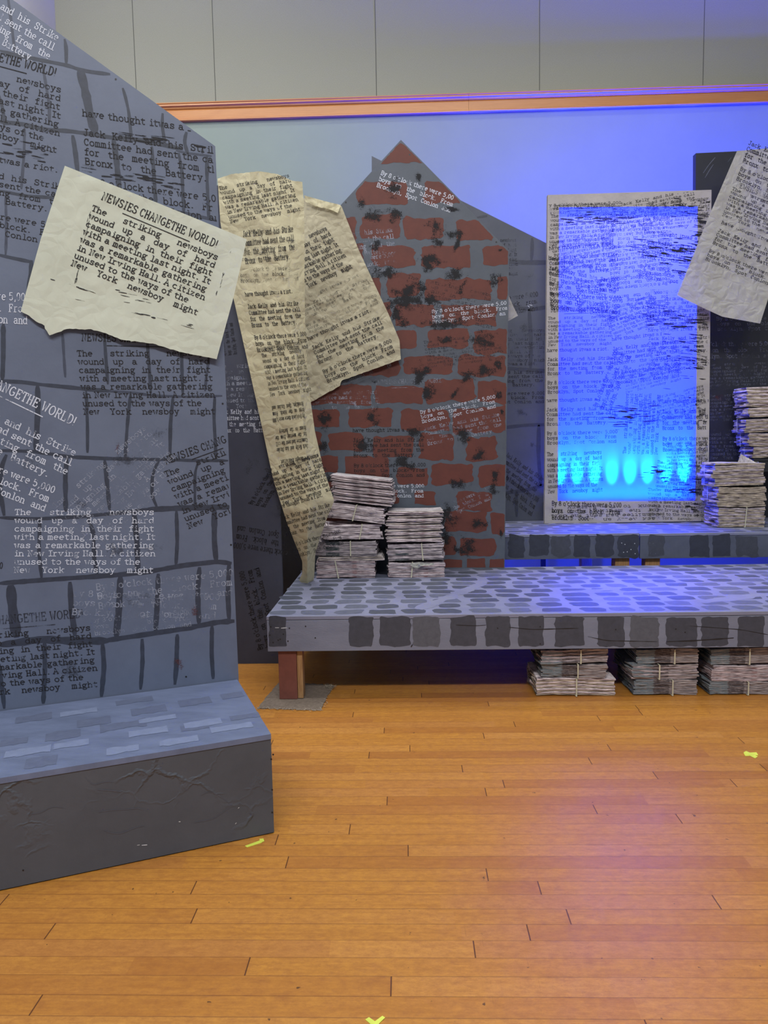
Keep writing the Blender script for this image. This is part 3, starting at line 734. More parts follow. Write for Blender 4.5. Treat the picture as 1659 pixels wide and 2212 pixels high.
T = [
 ('B', (-98,-37), (124,89), (-125,23), 'white'),
 ('A', (-169,123), (133,200), (-179,253), 'ink'),
 ('D', (-160,322), (146,376), (-172,478), 'ink'),
 ('D', (178,250), (478,292), (188,438), 'ink'),
 ('A', (167,769), (452,768), (181,895), 'ink'),
 ('B', (-112,858), (162,986), (-138,918), 'white'),
 ('C', (-150,965), (112,1064), (-165,1006), 'white'),
 ('A', (32,1112), (334,1112), (30,1237), 'white'),
 ('A', (120,1098), (318,925), (205,1185), 'whitefade'),
 ('A', (358,1030), (628,930), (408,1142), 'ink'),
 ('C', (208,1275), (500,1243), (213,1316), 'whitefade'), ('C', (158,1288), (470,1296), (155,1328), 'whitefade'), ('C', (200,1345), (410,1325), (205,1372), 'whitefade'),
 ('A', (-100,1385), (197,1361), (-85,1507), 'ink'),
 ('C', (-190,640), (60,650), (-190,690), 'white'), ('C', (-190,1200), (2,1228), (-195,1240), 'ink')]
for i, (k_, p0, p1, p2, m) in enumerate(T): write(b, tat, BLOCKS[k_], p0, p1, p2, M[m], .0012+.00003*i, clipT)
headline(b, tat, (-158, 90), (122, 165), M['ink'], .0013, clipT)
headline(b, tat, (176, 736), (425, 742), M['ink'], .0013, clipT)
headline(b, tat, (-130, 780), (162, 921), M['white'], .0014, clipT)
headline(b, tat, (358, 1003), (600, 915), M['ink'], .0013, clipT)
headline(b, tat, (-110, 1357), (183, 1333), M['inkfade'], .0013, clipT)
for x, y, rx, ry, a, m in ((330,1180,60,30,0,'sponge2'),(270,1000,60,70,.5,'sponge2'),(60,1010,60,60,.2,'sponge2'),(420,1320,22,40,-.3,'rust'),(255,960,18,60,.3,'rust'),(385,1430,20,45,-.3,'rust'),(300,1290,110,55,0,'sponge2'),(150,1450,70,60,0,'sponge2'),(350,930,60,40,0,'sponge2'),
      (300,385,110,12,.15,'smear'),(60,330,70,18,.15,'smear'),(320,300,90,12,.15,'smear'),(235,1180,70,60,0,'sponge2'),(180,1090,50,40,0,'sponge2')):
    (scratches if m == 'smear' else dab)(b, tat, x, y, rx, ry, a, M['ink'] if m == 'smear' else M[m], .002, clipT)
rivets(b, tat, [(250,171),(481,872),(499,1177),(402,1462)], 2.2)
tag(b.build('scenery_flat'), 'tall blue-grey stone-block flat with sloping top, covered in stencilled typewriter text', 'stage flat')

# ------------------------------------------------------------------ sheets of paper
def crumple(amp, sc, seed):
    def d(x, y):
        p = Vector((x*sc, y*sc, seed)); q = Vector((x*sc*2.3+5, y*sc*2.3, seed+3))
        return amp*(1-2.4*abs(noise.noise(p)))+amp*.45*(1-2.4*abs(noise.noise(q)))+amp*.8*noise.noise(p*0.4)
    return d
def jag(pts, amp, step, seed):
    out = []
    for i in range(len(pts)-1):
        a, c = pts[i], pts[i+1]; L = math.hypot(c[0]-a[0], c[1]-a[1]); n = max(1, int(L/step))
        for j in range(n):
            t = j/n; nx, ny = -(c[1]-a[1])/L, (c[0]-a[0])/L
            o = amp*(noise.noise((a[0]*.1+t*L*.16, seed, 1))*1.5+noise.noise((t*L*.6, seed, 7))*.7) if 0 < i+j else 0
            out.append((a[0]+(c[0]-a[0])*t+nx*o, a[1]+(c[1]-a[1])*t+ny*o))
    out.append(pts[-1]); return out
def poly_at(pts, t):
    Ls = [math.hypot(pts[i+1][0]-pts[i][0], pts[i+1][1]-pts[i][1]) for i in range(len(pts)-1)]; tot = sum(Ls); d = t*tot
    for i, L in enumerate(Ls):
        if d <= L or i == len(Ls)-1:
            f = min(1, d/L) if L else 0
            return (pts[i][0]+(pts[i+1][0]-pts[i][0])*f, pts[i][1]+(pts[i+1][1]-pts[i][1])*f)
        d -= L
def sheet(name, surf, Tp, Bt, Lf, Rt, mat, nu=70, nv=70):
    """paper spanned between four photo outlines (Coons patch), lying on the surface surf(x, y, off)"""
    def fn(s, t):
        a, c, l, r = poly_at(Tp, s), poly_at(Bt, s), poly_at(Lf, t), poly_at(Rt, t)
        c00, c10, c01, c11 = Tp[0], Tp[-1], Bt[0], Bt[-1]
        q = [(1-t)*a[i]+t*c[i]+(1-s)*l[i]+s*r[i]-((1-s)*(1-t)*c00[i]+s*(1-t)*c10[i]+(1-s)*t*c01[i]+s*t*c11[i]) for i in (0, 1)]
        return surf(q[0], q[1], 0)
    mb = MB(); mb.grid(fn, nu, nv, mat); return mb
def finish_sheet(mb, name, label):
    o = mb.build(name, smooth=True)
    tag(o, label, 'paper'); return o
# 1: the big clean sheet on the tall flat, its right end sticking out past the edge
cr = crumple(.0022, .010, 2.0)
def s1(x, y, off=0.0):
    e = max(0, (x-300)/230.0)
    lowc = max(0, (y-640)/130.0)*max(0, 1-abs(x-250)/260.0)
    return tfp.at(x, y, .012+.02*e*e+.012*lowc+cr(x, y)+off)
mb = sheet('p', s1, [(140,358),(340,438),(533,517)], jag([(45,672),(62,682),(72,690),(84,697),(95,703),(105,724),(122,720),(142,710),(200,712),(230,720),(262,734),(330,742),(388,760),(468,776)], 2.2, 4, 3), [(140,358),(88,516),(45,672)], [(533,517),(505,640),(468,776)], M['paperA'])
write(mb, s1, TA, (197,454), (470,562), (153,573), M['inkcrisp'], .0018, weight=1.25)
headline(mb, s1, (218,430), (469,536), M['inkcrisp'], .0018, u=(.2, .78))
for x, y, rx, ry, a in ((190,480,4,50,.25),(165,600,3,20,.25),(345,688,90,4,.25),(480,600,3,60,.3),(180,625,60,3,.3),(290,640,60,12,.2)):
    scratches(mb, s1, x, y, rx, ry, a, M['ink'], .0016, n=9)
finish_sheet(mb, 'paper_sheet', 'large pale torn sheet headlined in black type, pinned on the tall stone flat')

# ------------------------------------------------------------------ narrow dark flat beside the platform
dfp = PY(4.56); dat = lambda x, y, off=0.0: dfp.at(x, y, off)
xl, xr = dfp.at(440, 1000).x, -.789
zt = dfp.at(560, 398).z
b = MB(); b.prism([Vector((xl, 4.56, zt)), Vector((xl, 4.56, 0)), Vector((xr, 4.56, 0)), Vector((xr, 4.56, zt))], (0, -1, 0), .03, M['dark'])
clipD = [(470, 420), (470, 1425), (618, 1425), (622, 1180), (606, 420)]
for k_, p0, p1, p2, m in (('C',(488,768),(478,700),(512,765),'ink'),('A',(470,795),(630,792),(478,882),'whitefade'),('B',(472,894),(600,893),(474,934),'white'),('C',(545,1090),(612,975),(572,1096),'ink'),
     ('C',(655,1196),(508,1172),(660,1160),'ink'),('C',(568,1402),(527,1235),(600,1392),'ink'),('C',(645,1250),(610,1110),(660,1240),'ink'),('C',(488,1240),(478,1100),(505,1238),'inkfade')):
    write(b, dat, BLOCKS[k_], p0, p1, p2, M[m], .0012, clipD)
for x, y, rx, ry, a, m in ((560,820,60,60,0,'sponge2'),(540,1000,40,60,0,'sponge2'),(560,1330,40,60,0,'sponge2'),(590,940,20,15,.4,'inkfade')):
    if m != 'inkfade': dab(b, dat, x, y, rx, ry, a, M[m], .0018, clipD)
rivets(b, dat, [(619,1197),(620,1390),(499,1177)], 2)
tag(b.build('scenery_flat'), 'narrow dark grey flat with worn stencilled text, between the tall stone flat and the platform', 'stage flat')

# ------------------------------------------------------------------ lower platform
H1 = .47; PF, PB = 3.87, 5.30; PX0, PX1 = -.762, 3.1
plat = thing('stage_platform', (PX0, PF, 0), 'long low grey platform with painted cobblestones and a thick front board, on a red-brown leg', 'stage platform')
b = MB(); b.box((PX0, PF, H1-.02), (PX1, PB, H1), M['plat'])
U = 300.0
atd = lambda x, y, off=0.0: Vector((x/U, y/U, H1+off))
random.seed(11)
rowY = PF+.035; r_ = 0
while rowY < PB-.04:
    dp = .098; x = PX0-.05+random.uniform(0, .12)
    while x < PX1:
        L = random.uniform(.115, .165)
        m = M['stoneA'] if random.random() < .62 else M['stoneB']
        xa, xb = max(x, PX0+.004), x+L
        if xb-xa > .02: blob(b, atd, xa*U, rowY*U, xb*U, (rowY+dp)*U, m, .0004+.0002*random.random(), jit=.09, r=.32, skew=random.uniform(-.25,.1))
        x += L+random.uniform(.028, .055)
    rowY += .128; r_ += 1
for (xa, ya, xb, yb, w) in ((.05,4.0,.5,4.75,26),(1.6,4.1,2.1,4.3,24),(.9,4.4,1.3,4.5,20)):
    brush(b, atd, [(xa*U, ya*U), ((xa+xb)/2*U, (ya+yb)/2*U-4), (xb*U, yb*U)], w, M['plat'], .0009, rag=.5)
b.build('deck', plat, bevel=.002)
b = MB(); b.box((PX0+.002, PF, .278), (PX1, PF+.02, H1-.0225), M['fascia'])
b.box((PX0+.002, PF+.02, .278), (PX0+.022, PB-.02, H1-.0225), M['fascia'])
fp = PY(PF); fat = lambda x, y, off=0.0: fp.at(x, y, off)
for x0, x1, m in ((581,618,0),(754,806,0),(820,887,0),(892,950,1),(973,1028,0),(1049,1102,0),(1120,1174,0),(1199,1262,0),(1291,1349,0),(1361,1423,1),(1439,1506,0),(1515,1573,0),(1594,1650,0),(1668,1730,0)):
    blob(b, fat, x0, 1332, x1, 1396, M['fasc_mid'] if m else M['fasc_dark'], .0006, jit=.045, r=.08)
rivets(b, fat, [(585,1354),(583,1372),(601,1383),(605,1381),(625,1357),(660,1353),(681,1378),(612,1370),(590,1388),(622,1385),(1167,1354),(1167,1391),(1075,1357),(1330,1360),(1460,1359),(1480,1366)], 1.6)
for p in ([(594,1356),(603,1356)],[(607,1357),(620,1356)]): brush(b, fat, p, 2.5, M['scratch'], .001, rag=.4)
for p, w in (([(1100,1355),(1150,1360),(1250,1357)],1.6),([(1440,1386),(1500,1384),(1585,1378)],2.4),([(1270,1375),(1310,1384),(1420,1386)],1.3),([(985,1350),(1030,1352),(1050,1350)],1.6),([(1490,1352),(1600,1360),(1659,1371)],1.2),([(888,1398),(891,1392)],4)): brush(b, fat, p, w, M['screw'], .0012, rag=.5)
b.build('front_board', plat, bevel=.0015)
def leg(px0, px1, parent, name='leg', Y=PF+.021, dp=.085, z1=H1-.022, m='woodred', xs=None):
    pl = PY(Y); xa, xb = xs or (pl.at(px0, 1450).x, pl.at(px1, 1450).x)
    b = MB(); b.box((xa, Y, .006), (xb, Y+dp, z1), M[m]); return b.build(name, parent, bevel=.002)
leg(602, 641, plat); 
b = MB(); xa = PY(PF+.021).at(641.5, 1450).x; b.box((xa, PF+.03, .008), (xa+.03, PF+.10, H1-.022), M['rawwood']); b.build('leg_brace', plat, bevel=.001)
leg(0, 0, plat, xs=(1.95, 2.04)); leg(0, 0, plat, Y=PB-.13, xs=(-.66, -.57)); leg(0, 0, plat, Y=PB-.13, xs=(1.2, 1.29)); leg(0, 0, plat, Y=PB-.13, xs=(2.3, 2.39))

# carpet scrap under the leg
fl = PZ(0.0); flat = lambda x, y, off=0.0: fl.at(x, y, off)
b = MB()
cp = jag([(556,1529),(600,1530),(693,1533),(706,1505),(722,1480),(640,1474),(603,1473),(580,1500),(556,1529)], 2.0, 5, 8)[:-1]
b.prism([flat(x, y, .005) for x, y in cp], (0, 0, 1), .0045, M['carpet'])
car = tag(b.build('carpet_scrap'), 'frayed grey-brown carpet scrap under the red-brown platform leg', 'carpet scrap')
b = MB(); random.seed(5)
for i in range(150):
    q = random.choice(cp[:40]); x, y = q[0]+random.uniform(-3, 3), q[1]+random.uniform(-1, 2)
    a = random.uniform(0, 6.28); pts = [(x+math.cos(a+j*random.uniform(-.6,.6))*j*1.6, y+math.sin(a+j*.5)*j*.8) for j in range(4)]
    b.ribbon([flat(px, py, .0062+.002*random.random()) for px, py in pts], [.0016]*4, (0, 0, 1), M['fray'])
for i in range(26):
    x, y = 714+random.uniform(-9, 10), 1481+random.uniform(-3, 4); r0 = random.uniform(2, 6)
    pts = [(x+math.cos(a*.7)*r0, y+math.sin(a*.7)*r0*.6) for a in range(8)]
    b.ribbon([flat(px, py, .006+.012*random.random()) for px, py in pts], [.0012]*8, (0, -.4, 1), M['fray'])
o = b.build('frayed_threads', car); o['kind'] = 'stuff'

# ------------------------------------------------------------------ upper platforms
H2 = .69; UF = 5.42; UB = 6.5
uf = PY(UF); uat = lambda x, y, off=0.0: uf.at(x, y, off)
xs_ = uf.at(1381.5, 1180).x
def upper(xa, xb, z, label, blocks, legs):
    th = thing('stage_platform', (xa, UF, 0), label, 'stage platform')
    b = MB(); b.box((xa, UF, z-.02), (xb, UB, z), M['plat'])
    at2 = lambda x, y, off=0.0: Vector((x/U, y/U, z+off))
    rY = UF+.03
    while rY < UB-.05:
        x = xa-.05+random.uniform(0, .1)
        while x < xb-.06:
            L = random.uniform(.12, .2); x0_, x1_ = max(x, xa+.005), min(x+L, xb-.005)
            if x1_-x0_ > .03: blob(b, at2, x0_*U, rY*U, x1_*U, (rY+.08)*U, M['stoneA'] if random.random() < .5 else M['stoneB'], .0006, jit=.08, r=.4)
            x += L+random.uniform(.03, .05)
        rY += .12
    b.build('deck', th, bevel=.002)
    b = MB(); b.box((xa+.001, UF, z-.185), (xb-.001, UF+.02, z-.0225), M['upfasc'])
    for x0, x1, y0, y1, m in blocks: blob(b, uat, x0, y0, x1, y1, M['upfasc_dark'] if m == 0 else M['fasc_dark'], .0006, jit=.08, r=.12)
    rivets(b, uat, [(1343,1173),(1350,1176),(1371,1174),(1347,1193),(1355,1192),(1372,1196),(1363,1187)] if xa < 1 else [(1404,1173),(1411,1174),(1405,1195),(1416,1196)], 1.1, M['scratch'] if xa < 1 else M['fasc_mid'])
    b.build('front_board', th, bevel=.0015)
    for x0, x1, Y in legs:
        b = MB(); b.box((x0, Y, 0), (x1, Y+.09, z-.021), M['rawwood']); b.build('leg', th, bevel=.002)
L1 = PY(5.46)
upper(-.42, xs_-.002, H2, 'grey cobbled upper platform behind the brick flat, carrying the lit muslin panel', 
      [(1098,1133,1154,1203,0),(1143,1186,1154,1203,0),(1190,1232,1156,1202,1),(1239,1275,1155,1203,0),(1286,1325,1155,1203,0),(1334,1380,1155,1203,0)],
      [(L1.at(1329,1210).x, L1.at(1360,1210).x, 5.46), (-.38, -.29, 5.46), (-.38, -.29, 6.38), (1.5, 1.59, 6.38)])
upper(xs_+.003, 3.6, H2-.006, 'darker grey upper platform at the right edge, under the newspaper piles',
      [(1400,1435,1157,1203,1),(1490,1532,1156,1202,0),(1540,1578,1156,1203,0),(1590,1640,1157,1202,1)],
      [(L1.at(1394,1210).x, L1.at(1426,1210).x, 5.46), (3.3, 3.39, 5.46), (3.3, 3.39, 6.38), (1.78, 1.87, 6.38)])

# ------------------------------------------------------------------ brick flat
BY = 5.255; bfp = PY(BY); bat = lambda x, y, off=0.0: bfp.at(x, y, off)
bl = [(866,302),(735,444),(664,520),(668,1228),(1090,1228),(1100,541),(1070,512),(1002,440)]
ol = [bat(*q) for q in bl]
for i in (3, 4): ol[i].z = H1+.0005
b = MB(); b.prism(ol, (0, -1, 0), .02, M['brickbase'])
clipB = [(866,305),(737,446),(667,523),(671,1226),(1089,1226),(1098,543),(1068,514),(1000,441)]
random.seed(3)
BR = [(800,311,925,352),(770,391,879,441),(916,392,1000,441),(716,466,769,520),(781,465,864,517),(872,470,958,517),(985,475,1066,519),(700,528,783,575),(802,529,896,575),(910,530,1017,578),(1043,533,1104,575),
(700,598,822,645),(836,592,908,642),(918,603,1060,648),(1075,597,1104,647),(720,652,845,702),(852,655,941,703),(954,658,1073,700),(780,712,833,752),(840,714,900,755),(924,712,1012,751),(1025,713,1104,767),
(740,770,863,813),(872,769,978,808),(990,766,1093,810),(660,830,802,872),(810,832,913,870),(918,820,1026,868),(1032,822,1104,868),(665,885,733,922),(752,883,848,923),(866,884,970,930),(978,882,1104,936),
(660,932,694,972),(710,934,785,972),(806,944,892,990),(906,936,980,992),(1006,946,1074,998),(1084,950,1104,1000),(684,985,731,1022),(746,985,841,1031),(858,1008,924,1046),(932,1004,1022,1048),(1035,1006,1104,1052),
(690,1040,760,1062),(770,1060,860,1092),(895,1060,940,1090),(987,1060,1062,1102),(1080,1062,1104,1100),(670,1110,750,1150),(960,1104,1052,1150),(1062,1108,1104,1156),(860,1110,945,1150),(993,1162,1070,1200),(945,1160,985,1200),(1082,1166,1104,1200),
(1008,1207,1048,1228),(1058,1207,1104,1228),(960,1208,998,1228)]
for i, q in enumerate(BR): blob(b, bat, *q, M['brick'], .0005+.0002*random.random(), clipB, jit=.085, r=.14)
for i, (k_, p0, p1, p2, m) in enumerate((
 ('C',(822,377),(982,433),(813,403),'white'),('B',(690,518),(850,500),(695,562),'whitefade'),('C',(695,575),(855,553),(700,603),'whitefade'),('C',(933,677),(1098,657),(934,699),'white'),
 ('A',(915,742),(1078,722),(925,795),'inkfade'),('A',(880,600),(1080,645),(865,665),'inkfade'),('B',(672,852),(828,850),(676,884),'whitefade'),('C',(908,894),(1068,860),(912,914),'white'),('B',(916,930),(1080,898),(924,962),'whitefade'),
 ('D',(762,933),(915,931),(765,1031),'ink'),('C',(755,1053),(914,1053),(757,1074),'white'),('C',(930,1110),(1050,1060),(942,1128),'whitefade'))):
    write(b, bat, BLOCKS[k_], p0, p1, p2, M[m], .0012+.00004*i, clipB)
headline(b, bat, (812,830), (960,826), M['whitefade'], .0014, clipB, drop=.9)
SP = [(900,350,22,36,.6),(850,408,16,26,.3),(803,462,24,18,0),(852,466,20,20,0),(905,384,12,20,.2),(940,490,26,16,.3),(985,505,20,16,.2),(990,520,6,30,.35),(948,525,20,14,0),(930,560,32,16,0),(925,575,20,14,.8),(985,592,22,26,.7),(1000,615,8,22,.4),(905,622,22,16,.5),(932,646,24,18,.5),(856,682,20,20,.7),(846,660,16,12,0),(870,700,22,12,.3),
      (1072,605,18,18,0),(1045,734,34,18,.1),(905,808,20,26,.2),(920,795,20,14,0),(1050,800,40,18,-.2),(1010,812,20,16,0),(1072,790,18,14,0),(925,850,16,24,0),(982,850,6,22,.6),(810,528,12,16,0),(775,405,14,26,.3),(780,440,12,20,0),(1075,850,18,16,0),(1080,540,20,16,0),(700,905,18,24,0),(805,900,18,24,.5),(1085,890,14,20,0),(785,960,24,18,0),(700,965,18,20,.3),
      (870,1000,34,16,.2),(990,1045,26,14,0),(1070,1030,22,30,.2),(1035,985,24,16,0),(1065,1055,14,18,0),(960,1120,30,30,.4),(1010,1180,22,30,-.5),(1000,1190,30,12,.3),(1082,1150,10,24,0),(1035,1130,22,14,0),(960,1160,20,30,0),(810,825,8,5,0),(1000,940,30,16,.4),(900,935,20,14,0),(720,1035,22,12,0),(1030,430,6,6,0),(960,735,18,10,0),(880,640,50,30,0),(960,700,60,14,0),(970,450,60,14,.2),(830,590,40,14,0)]
for i, (x, y, rx, ry, a) in enumerate(SP): dab(b, bat, x, y, rx*1.35, ry*1.35, a, M['sponge'], .0018+.00002*i, clipB)
rivets(b, bat, [(885,334),(747,437),(1072,523)], 2)
tag(b.build('scenery_flat'), 'house-shaped plywood flat with painted red bricks and a pointed top', 'stage flat')

mk = PY(5.33); b = MB(); xa, xb = mk.at(596, 1000).x, mk.at(662, 1000).x; zt_ = mk.at(640, 640).z  # black board added behind to fill the dark gap
b.prism([Vector((xa, 5.33, zt_)), Vector((xa, 5.33, 0)), Vector((xb, 5.33, 0)), Vector((xb, 5.33, zt_))], (0, -1, 0), .018, M['black'])
tag(b.build('gap_dark_board'), 'black board added to darken the gap right of the narrow dark flat', 'added board')
# ------------------------------------------------------------------ grey stone flat behind the brick one
GY = 6.3; gfp = PY(GY); gat = lambda x, y, off=0.0: gfp.at(x, y, off)
ol = [gat(803,337), gat(803,1100), gat(1200,1100), gat(1200,535)]
ol[1].z = H2+.0005; ol[2].z = H2+.0005
b = MB(); b.prism(ol, (0, -1, 0), .02, M['grey'])
clipG = [(804,339),(804,1124),(1198,1124),(1198,535)]
for pts, w in (([(1149,506),(1150,530),(1148,562)],8),([(1085,563),(1130,567),(1198,567)],9),([(1100,664),(1150,668),(1198,661)],8),([(1143,668),(1147,730),(1146,797)],8),([(1085,795),(1140,799),(1198,803)],8),([(1085,924),(1140,918),(1198,917)],7),
      ([(1164,918),(1163,980),(1168,1050)],8),([(1085,1066),(1140,1058),(1180,1046)],8),([(1030,470),(1090,460)],6),([(1115,1066),(1116,1124)],7)):
    brush(b, gat, pts, w, M['upfasc_dark'], .0006, clipG)
for i, (k_, p0, p1, p2, m) in enumerate((('A',(1010,522),(1115,522),(1014,594),'inkfade'),('A',(1020,718),(1178,716),(1026,782),'inkfade'),('D',(1012,790),(1172,788),(1016,872),'ink'),('C',(1010,660),(1160,640),(1012,690),'inkfade'),('B',(1092,985),(1172,1040),(1070,1020),'ink'),('C',(1092,1035),(1160,1085),(1080,1065),'ink'))):
    write(b, gat, BLOCKS[k_], p0, p1, p2, M[m], .0012, clipG)
for x, y, rx, ry, a in ((1142,597,26,16,0),(1158,640,40,12,0),(1120,890,40,30,0),(1150,960,20,20,0),(1130,705,30,20,0)): dab(b, gat, x, y, rx, ry, a, M['sponge2'], .0016, clipG)
for p in ([(1143,658),(1150,660)],[(1140,660),(1144,664)]): brush(b, gat, p, 2, M['scratch'], .0012)
tag(b.build('scenery_flat'), 'grey stone-block flat with a slanting top, half hidden behind the brick flat', 'stage flat')
# triangle of paper sticking out behind the brick flat
cr3 = crumple(.004, .03, 4.0); p3 = PY(5.36)
s3 = lambda x, y, off=0.0: p3.at(x, y, cr3(x, y)+off)
mb = sheet('p', s3, [(1040,600),(1092,628),(1098,636)], [(1035,700),(1090,698),(1119,682)], [(1040,600),(1035,700)], [(1098,636),(1108,660),(1119,682)], M['paperD'], 20, 20)
finish_sheet(mb, 'paper_sheet', 'corner of white paper poking out behind the right edge of the brick flat')

# ------------------------------------------------------------------ long hanging paper and the crumpled sheet
LP_L = [(470,386),(476,480),(500,625),(530,760),(560,895),(590,1035),(606,1085),(620,1130),(640,1180),(653,1213),(653,1238),(646,1254)]
LP_R = [(653,393),(657,450),(658,600),(659,700),(666,830),(680,930),(698,1010),(722,1082),(706,1120),(692,1160),(681,1195),(679,1240),(677,1262)]
def xat(pl, y):
    for i in range(len(pl)-1):
        if pl[i][1] <= y <= pl[i+1][1]: return pl[i][0]+(pl[i+1][0]-pl[i][0])*(y-pl[i][1])/(pl[i+1][1]-pl[i][1])
    return pl[0][0] if y < pl[0][1] else pl[-1][0]
CREASE = [(562,370),(566,440),(600,520),(615,600),(625,680),(636,760),(648,850),(655,930),(662,1000),(668,1080),(664,1150),(664,1262)]
cr2 = crumple(.006, .018, 9.0)
def s2(x, y, off=0.0):
    l, r, c = xat(LP_L, y), xat(LP_R, y), xat(CREASE, y)
    if x < c: f = (x-l)/max(1, c-l)
    else: f = 1-(x-c)/max(1, r-c)*1.0
    f = max(0.0, min(1.0, f)); bul = .085*f
    if x >= c: bul = .085*f-.01*(1-f)
    t = max(0, (y-390)/870.0)
    Y = 4.50 - bul + cr2(x, y)*.9
    s_ = (x-l)/max(1, r-l)
    Y += .30*max(0, (y-1100)/160.0)**1.2 + .10*max(0, t-.3)*s_
    Y -= off
    d = ray(x, y); return EYE + d*(Y/d.y)
def s2b(x, y, off=0.0):
    p = s2(x, y, off)
    if p.z < H1+.003: p.z = H1+.003
    return p
mb = sheet('p', s2b, jag([(470,386),(500,376),(560,370),(600,376),(630,390),(653,393)], 1.2, 4, 5), [(646,1254),(655,1262),(677,1262)], LP_L, LP_R, M['paperB'], 60, 180)
for k_, p0, p1, p2, m in (('A',(474,410),(626,382),(498,482),'ink'),('D',(515,505),(640,500),(520,610),'inkfade'),('B',(525,512),(634,500),(530,570),'ink'),('D',(530,640),(640,632),(556,760),'ink'),
     ('A',(566,772),(655,760),(584,856),'ink'),('D',(668,985),(600,995),(655,868),'ink'),('A',(575,1020),(690,985),(612,1090),'ink'),('D',(600,1100),(705,1070),(638,1205),'ink')):
    write(mb, s2b, BLOCKS[k_], p0, p1, p2, M[m], .0035)
headline(mb, s2b, (568,756), (656,742), M['ink'], .0035); headline(mb, s2b, (618,1012), (690,985), M['ink'], .0035)
o = finish_sheet(mb, 'paper_banner', 'long yellowed paper strip with typewriter text hanging down to the platform'); o['category'] = 'paper banner'

cr4 = crumple(.0055, .028, 14.0)
def s4(x, y, off=0.0):
    e = max(0, (x-640)/220.0)
    fold = .03*max(0, 1-abs(y-470)/40.0)
    return PY(BY).at(x, y, .013+cr4(x, y)+.03*e+off)
mb = sheet('p', s4, jag([(645,424),(690,434),(731,441),(738,446)], 1.5, 4, 2), jag([(655,800),(662,850),(669,870),(734,834),(738,822),(800,800),(866,776)], 1.2, 5, 4), [(645,424),(650,600),(655,800)], [(738,446),(775,540),(812,620),(840,680),(863,735),(866,776)], M['paperC'], 90, 110)
for k_, p0, p1, p2, m in (('A',(588,550),(708,496),(642,632),'ink'),('D',(640,655),(790,590),(668,720),'inkfade'),('D',(666,735),(812,668),(708,827),'ink')):
    write(mb, s4, BLOCKS[k_], p0, p1, p2, M[m], .004)
headline(mb, s4, (712,846), (848,792), M['inkfade'], .004)
finish_sheet(mb, 'paper_sheet', 'crumpled yellowish sheet with slanting text, hanging on the left of the brick flat')
# its folded-over top
mb = MB(); s5 = lambda x, y, off=0.0: PY(BY).at(x, y, .05+crumple(.006, .05, 3)(x, y)+off)
mb = sheet('p', s5, [(657,422),(700,434),(736,443)], jag([(660,436),(690,448),(712,452),(730,460)], 2, 4, 4), [(657,422),(660,436)], [(736,443),(730,460)], M['paperB'], 30, 8)
o = mb.build('folded_corner', bpy.data.objects['paper_sheet.002'] if 'paper_sheet.002' in bpy.data.objects else None, smooth=True)

# ------------------------------------------------------------------ black flat at the right
KY = 6.36; kfp = PY(KY); kat = lambda x, y, off=0.0: kfp.at(x, y, off)
ol = [kat(1503,331), kat(1500,1100), kat(1900,1100), kat(1900,312)]
ol[1].z = ol[2].z = H2-.0055
b = MB(); b.prism(ol, (0, -1, 0), .06, M['black'])
clipK = [(1510,336),(1510,1120),(1700,1120),(1700,326)]
M['kink'] = ink('grey_stencil_ink', (112, 116, 126), .40, .52, .7, 12)
for i, (k_, p0, p1, p2) in enumerate((('C',(1548,692),(1720,690),(1550,714)),('C',(1500,748),(1668,746),(1502,774)),('A',(1530,790),(1668,786),(1532,842)),('A',(1530,858),(1668,852),(1534,910)),('A',(1530,932),(1668,930),(1534,992)),('B',(1530,600),(1668,596),(1532,640)))):
    write(b, kat, BLOCKS[k_], p0, p1, p2, M['kink'], .0012+.0001*i, clipK)
for p in ([(1519,374),(1530,357),(1545,340)],[(1523,384),(1532,368),(1541,355)],[(1572,350),(1580,340)]): brush(b, kat, p, 1.6, M['fasc_mid'], .0012, rag=.5)
dab(b, kat, 1550, 860, 26, 22, 0, M['rust'], .002, clipK)
tag(b.build('scenery_flat'), 'thick black-painted flat at the right edge, behind the newspaper piles', 'stage flat')

# ------------------------------------------------------------------ backlit muslin panel
MY = 6.10; mp = PY(MY); mat_ = lambda x, y, off=0.0: mp.at(x, y, off)
MC = [(1183,421),(1176,1126),(1530,1127),(1537,410)]
MI = [(1208,448),(1205,1082),(1502,1082),(1507,446)]
mo = [mat_(*q) for q in MC]; mi = [mat_(*q) for q in MI]
mo[1].z = mo[2].z = H2+.001
panel = thing('muslin_panel', (mo[1].x, MY, H2), 'tall white muslin panel stamped all over with text and glowing blue from behind', 'light panel')
b = MB(); n_ = 24
b.face([mi[0], mi[1], mi[2], mi[3]], M['cloth'])
for q0 in range(4):
    q1 = (q0+1) % 4; b.face([mo[q0], mo[q1], mi[q1], mi[q0]], M['clothb'])
e_ = Vector((0, .045, 0))
for q0, q1 in ((0, 1), (1, 2), (2, 3), (3, 0)): b.face([mo[q0], mo[q0]+e_, mo[q1]+e_, mo[q1]], M['clothb'])
clipM = [(1185,424),(1178,1124),(1528,1125),(1535,413)]
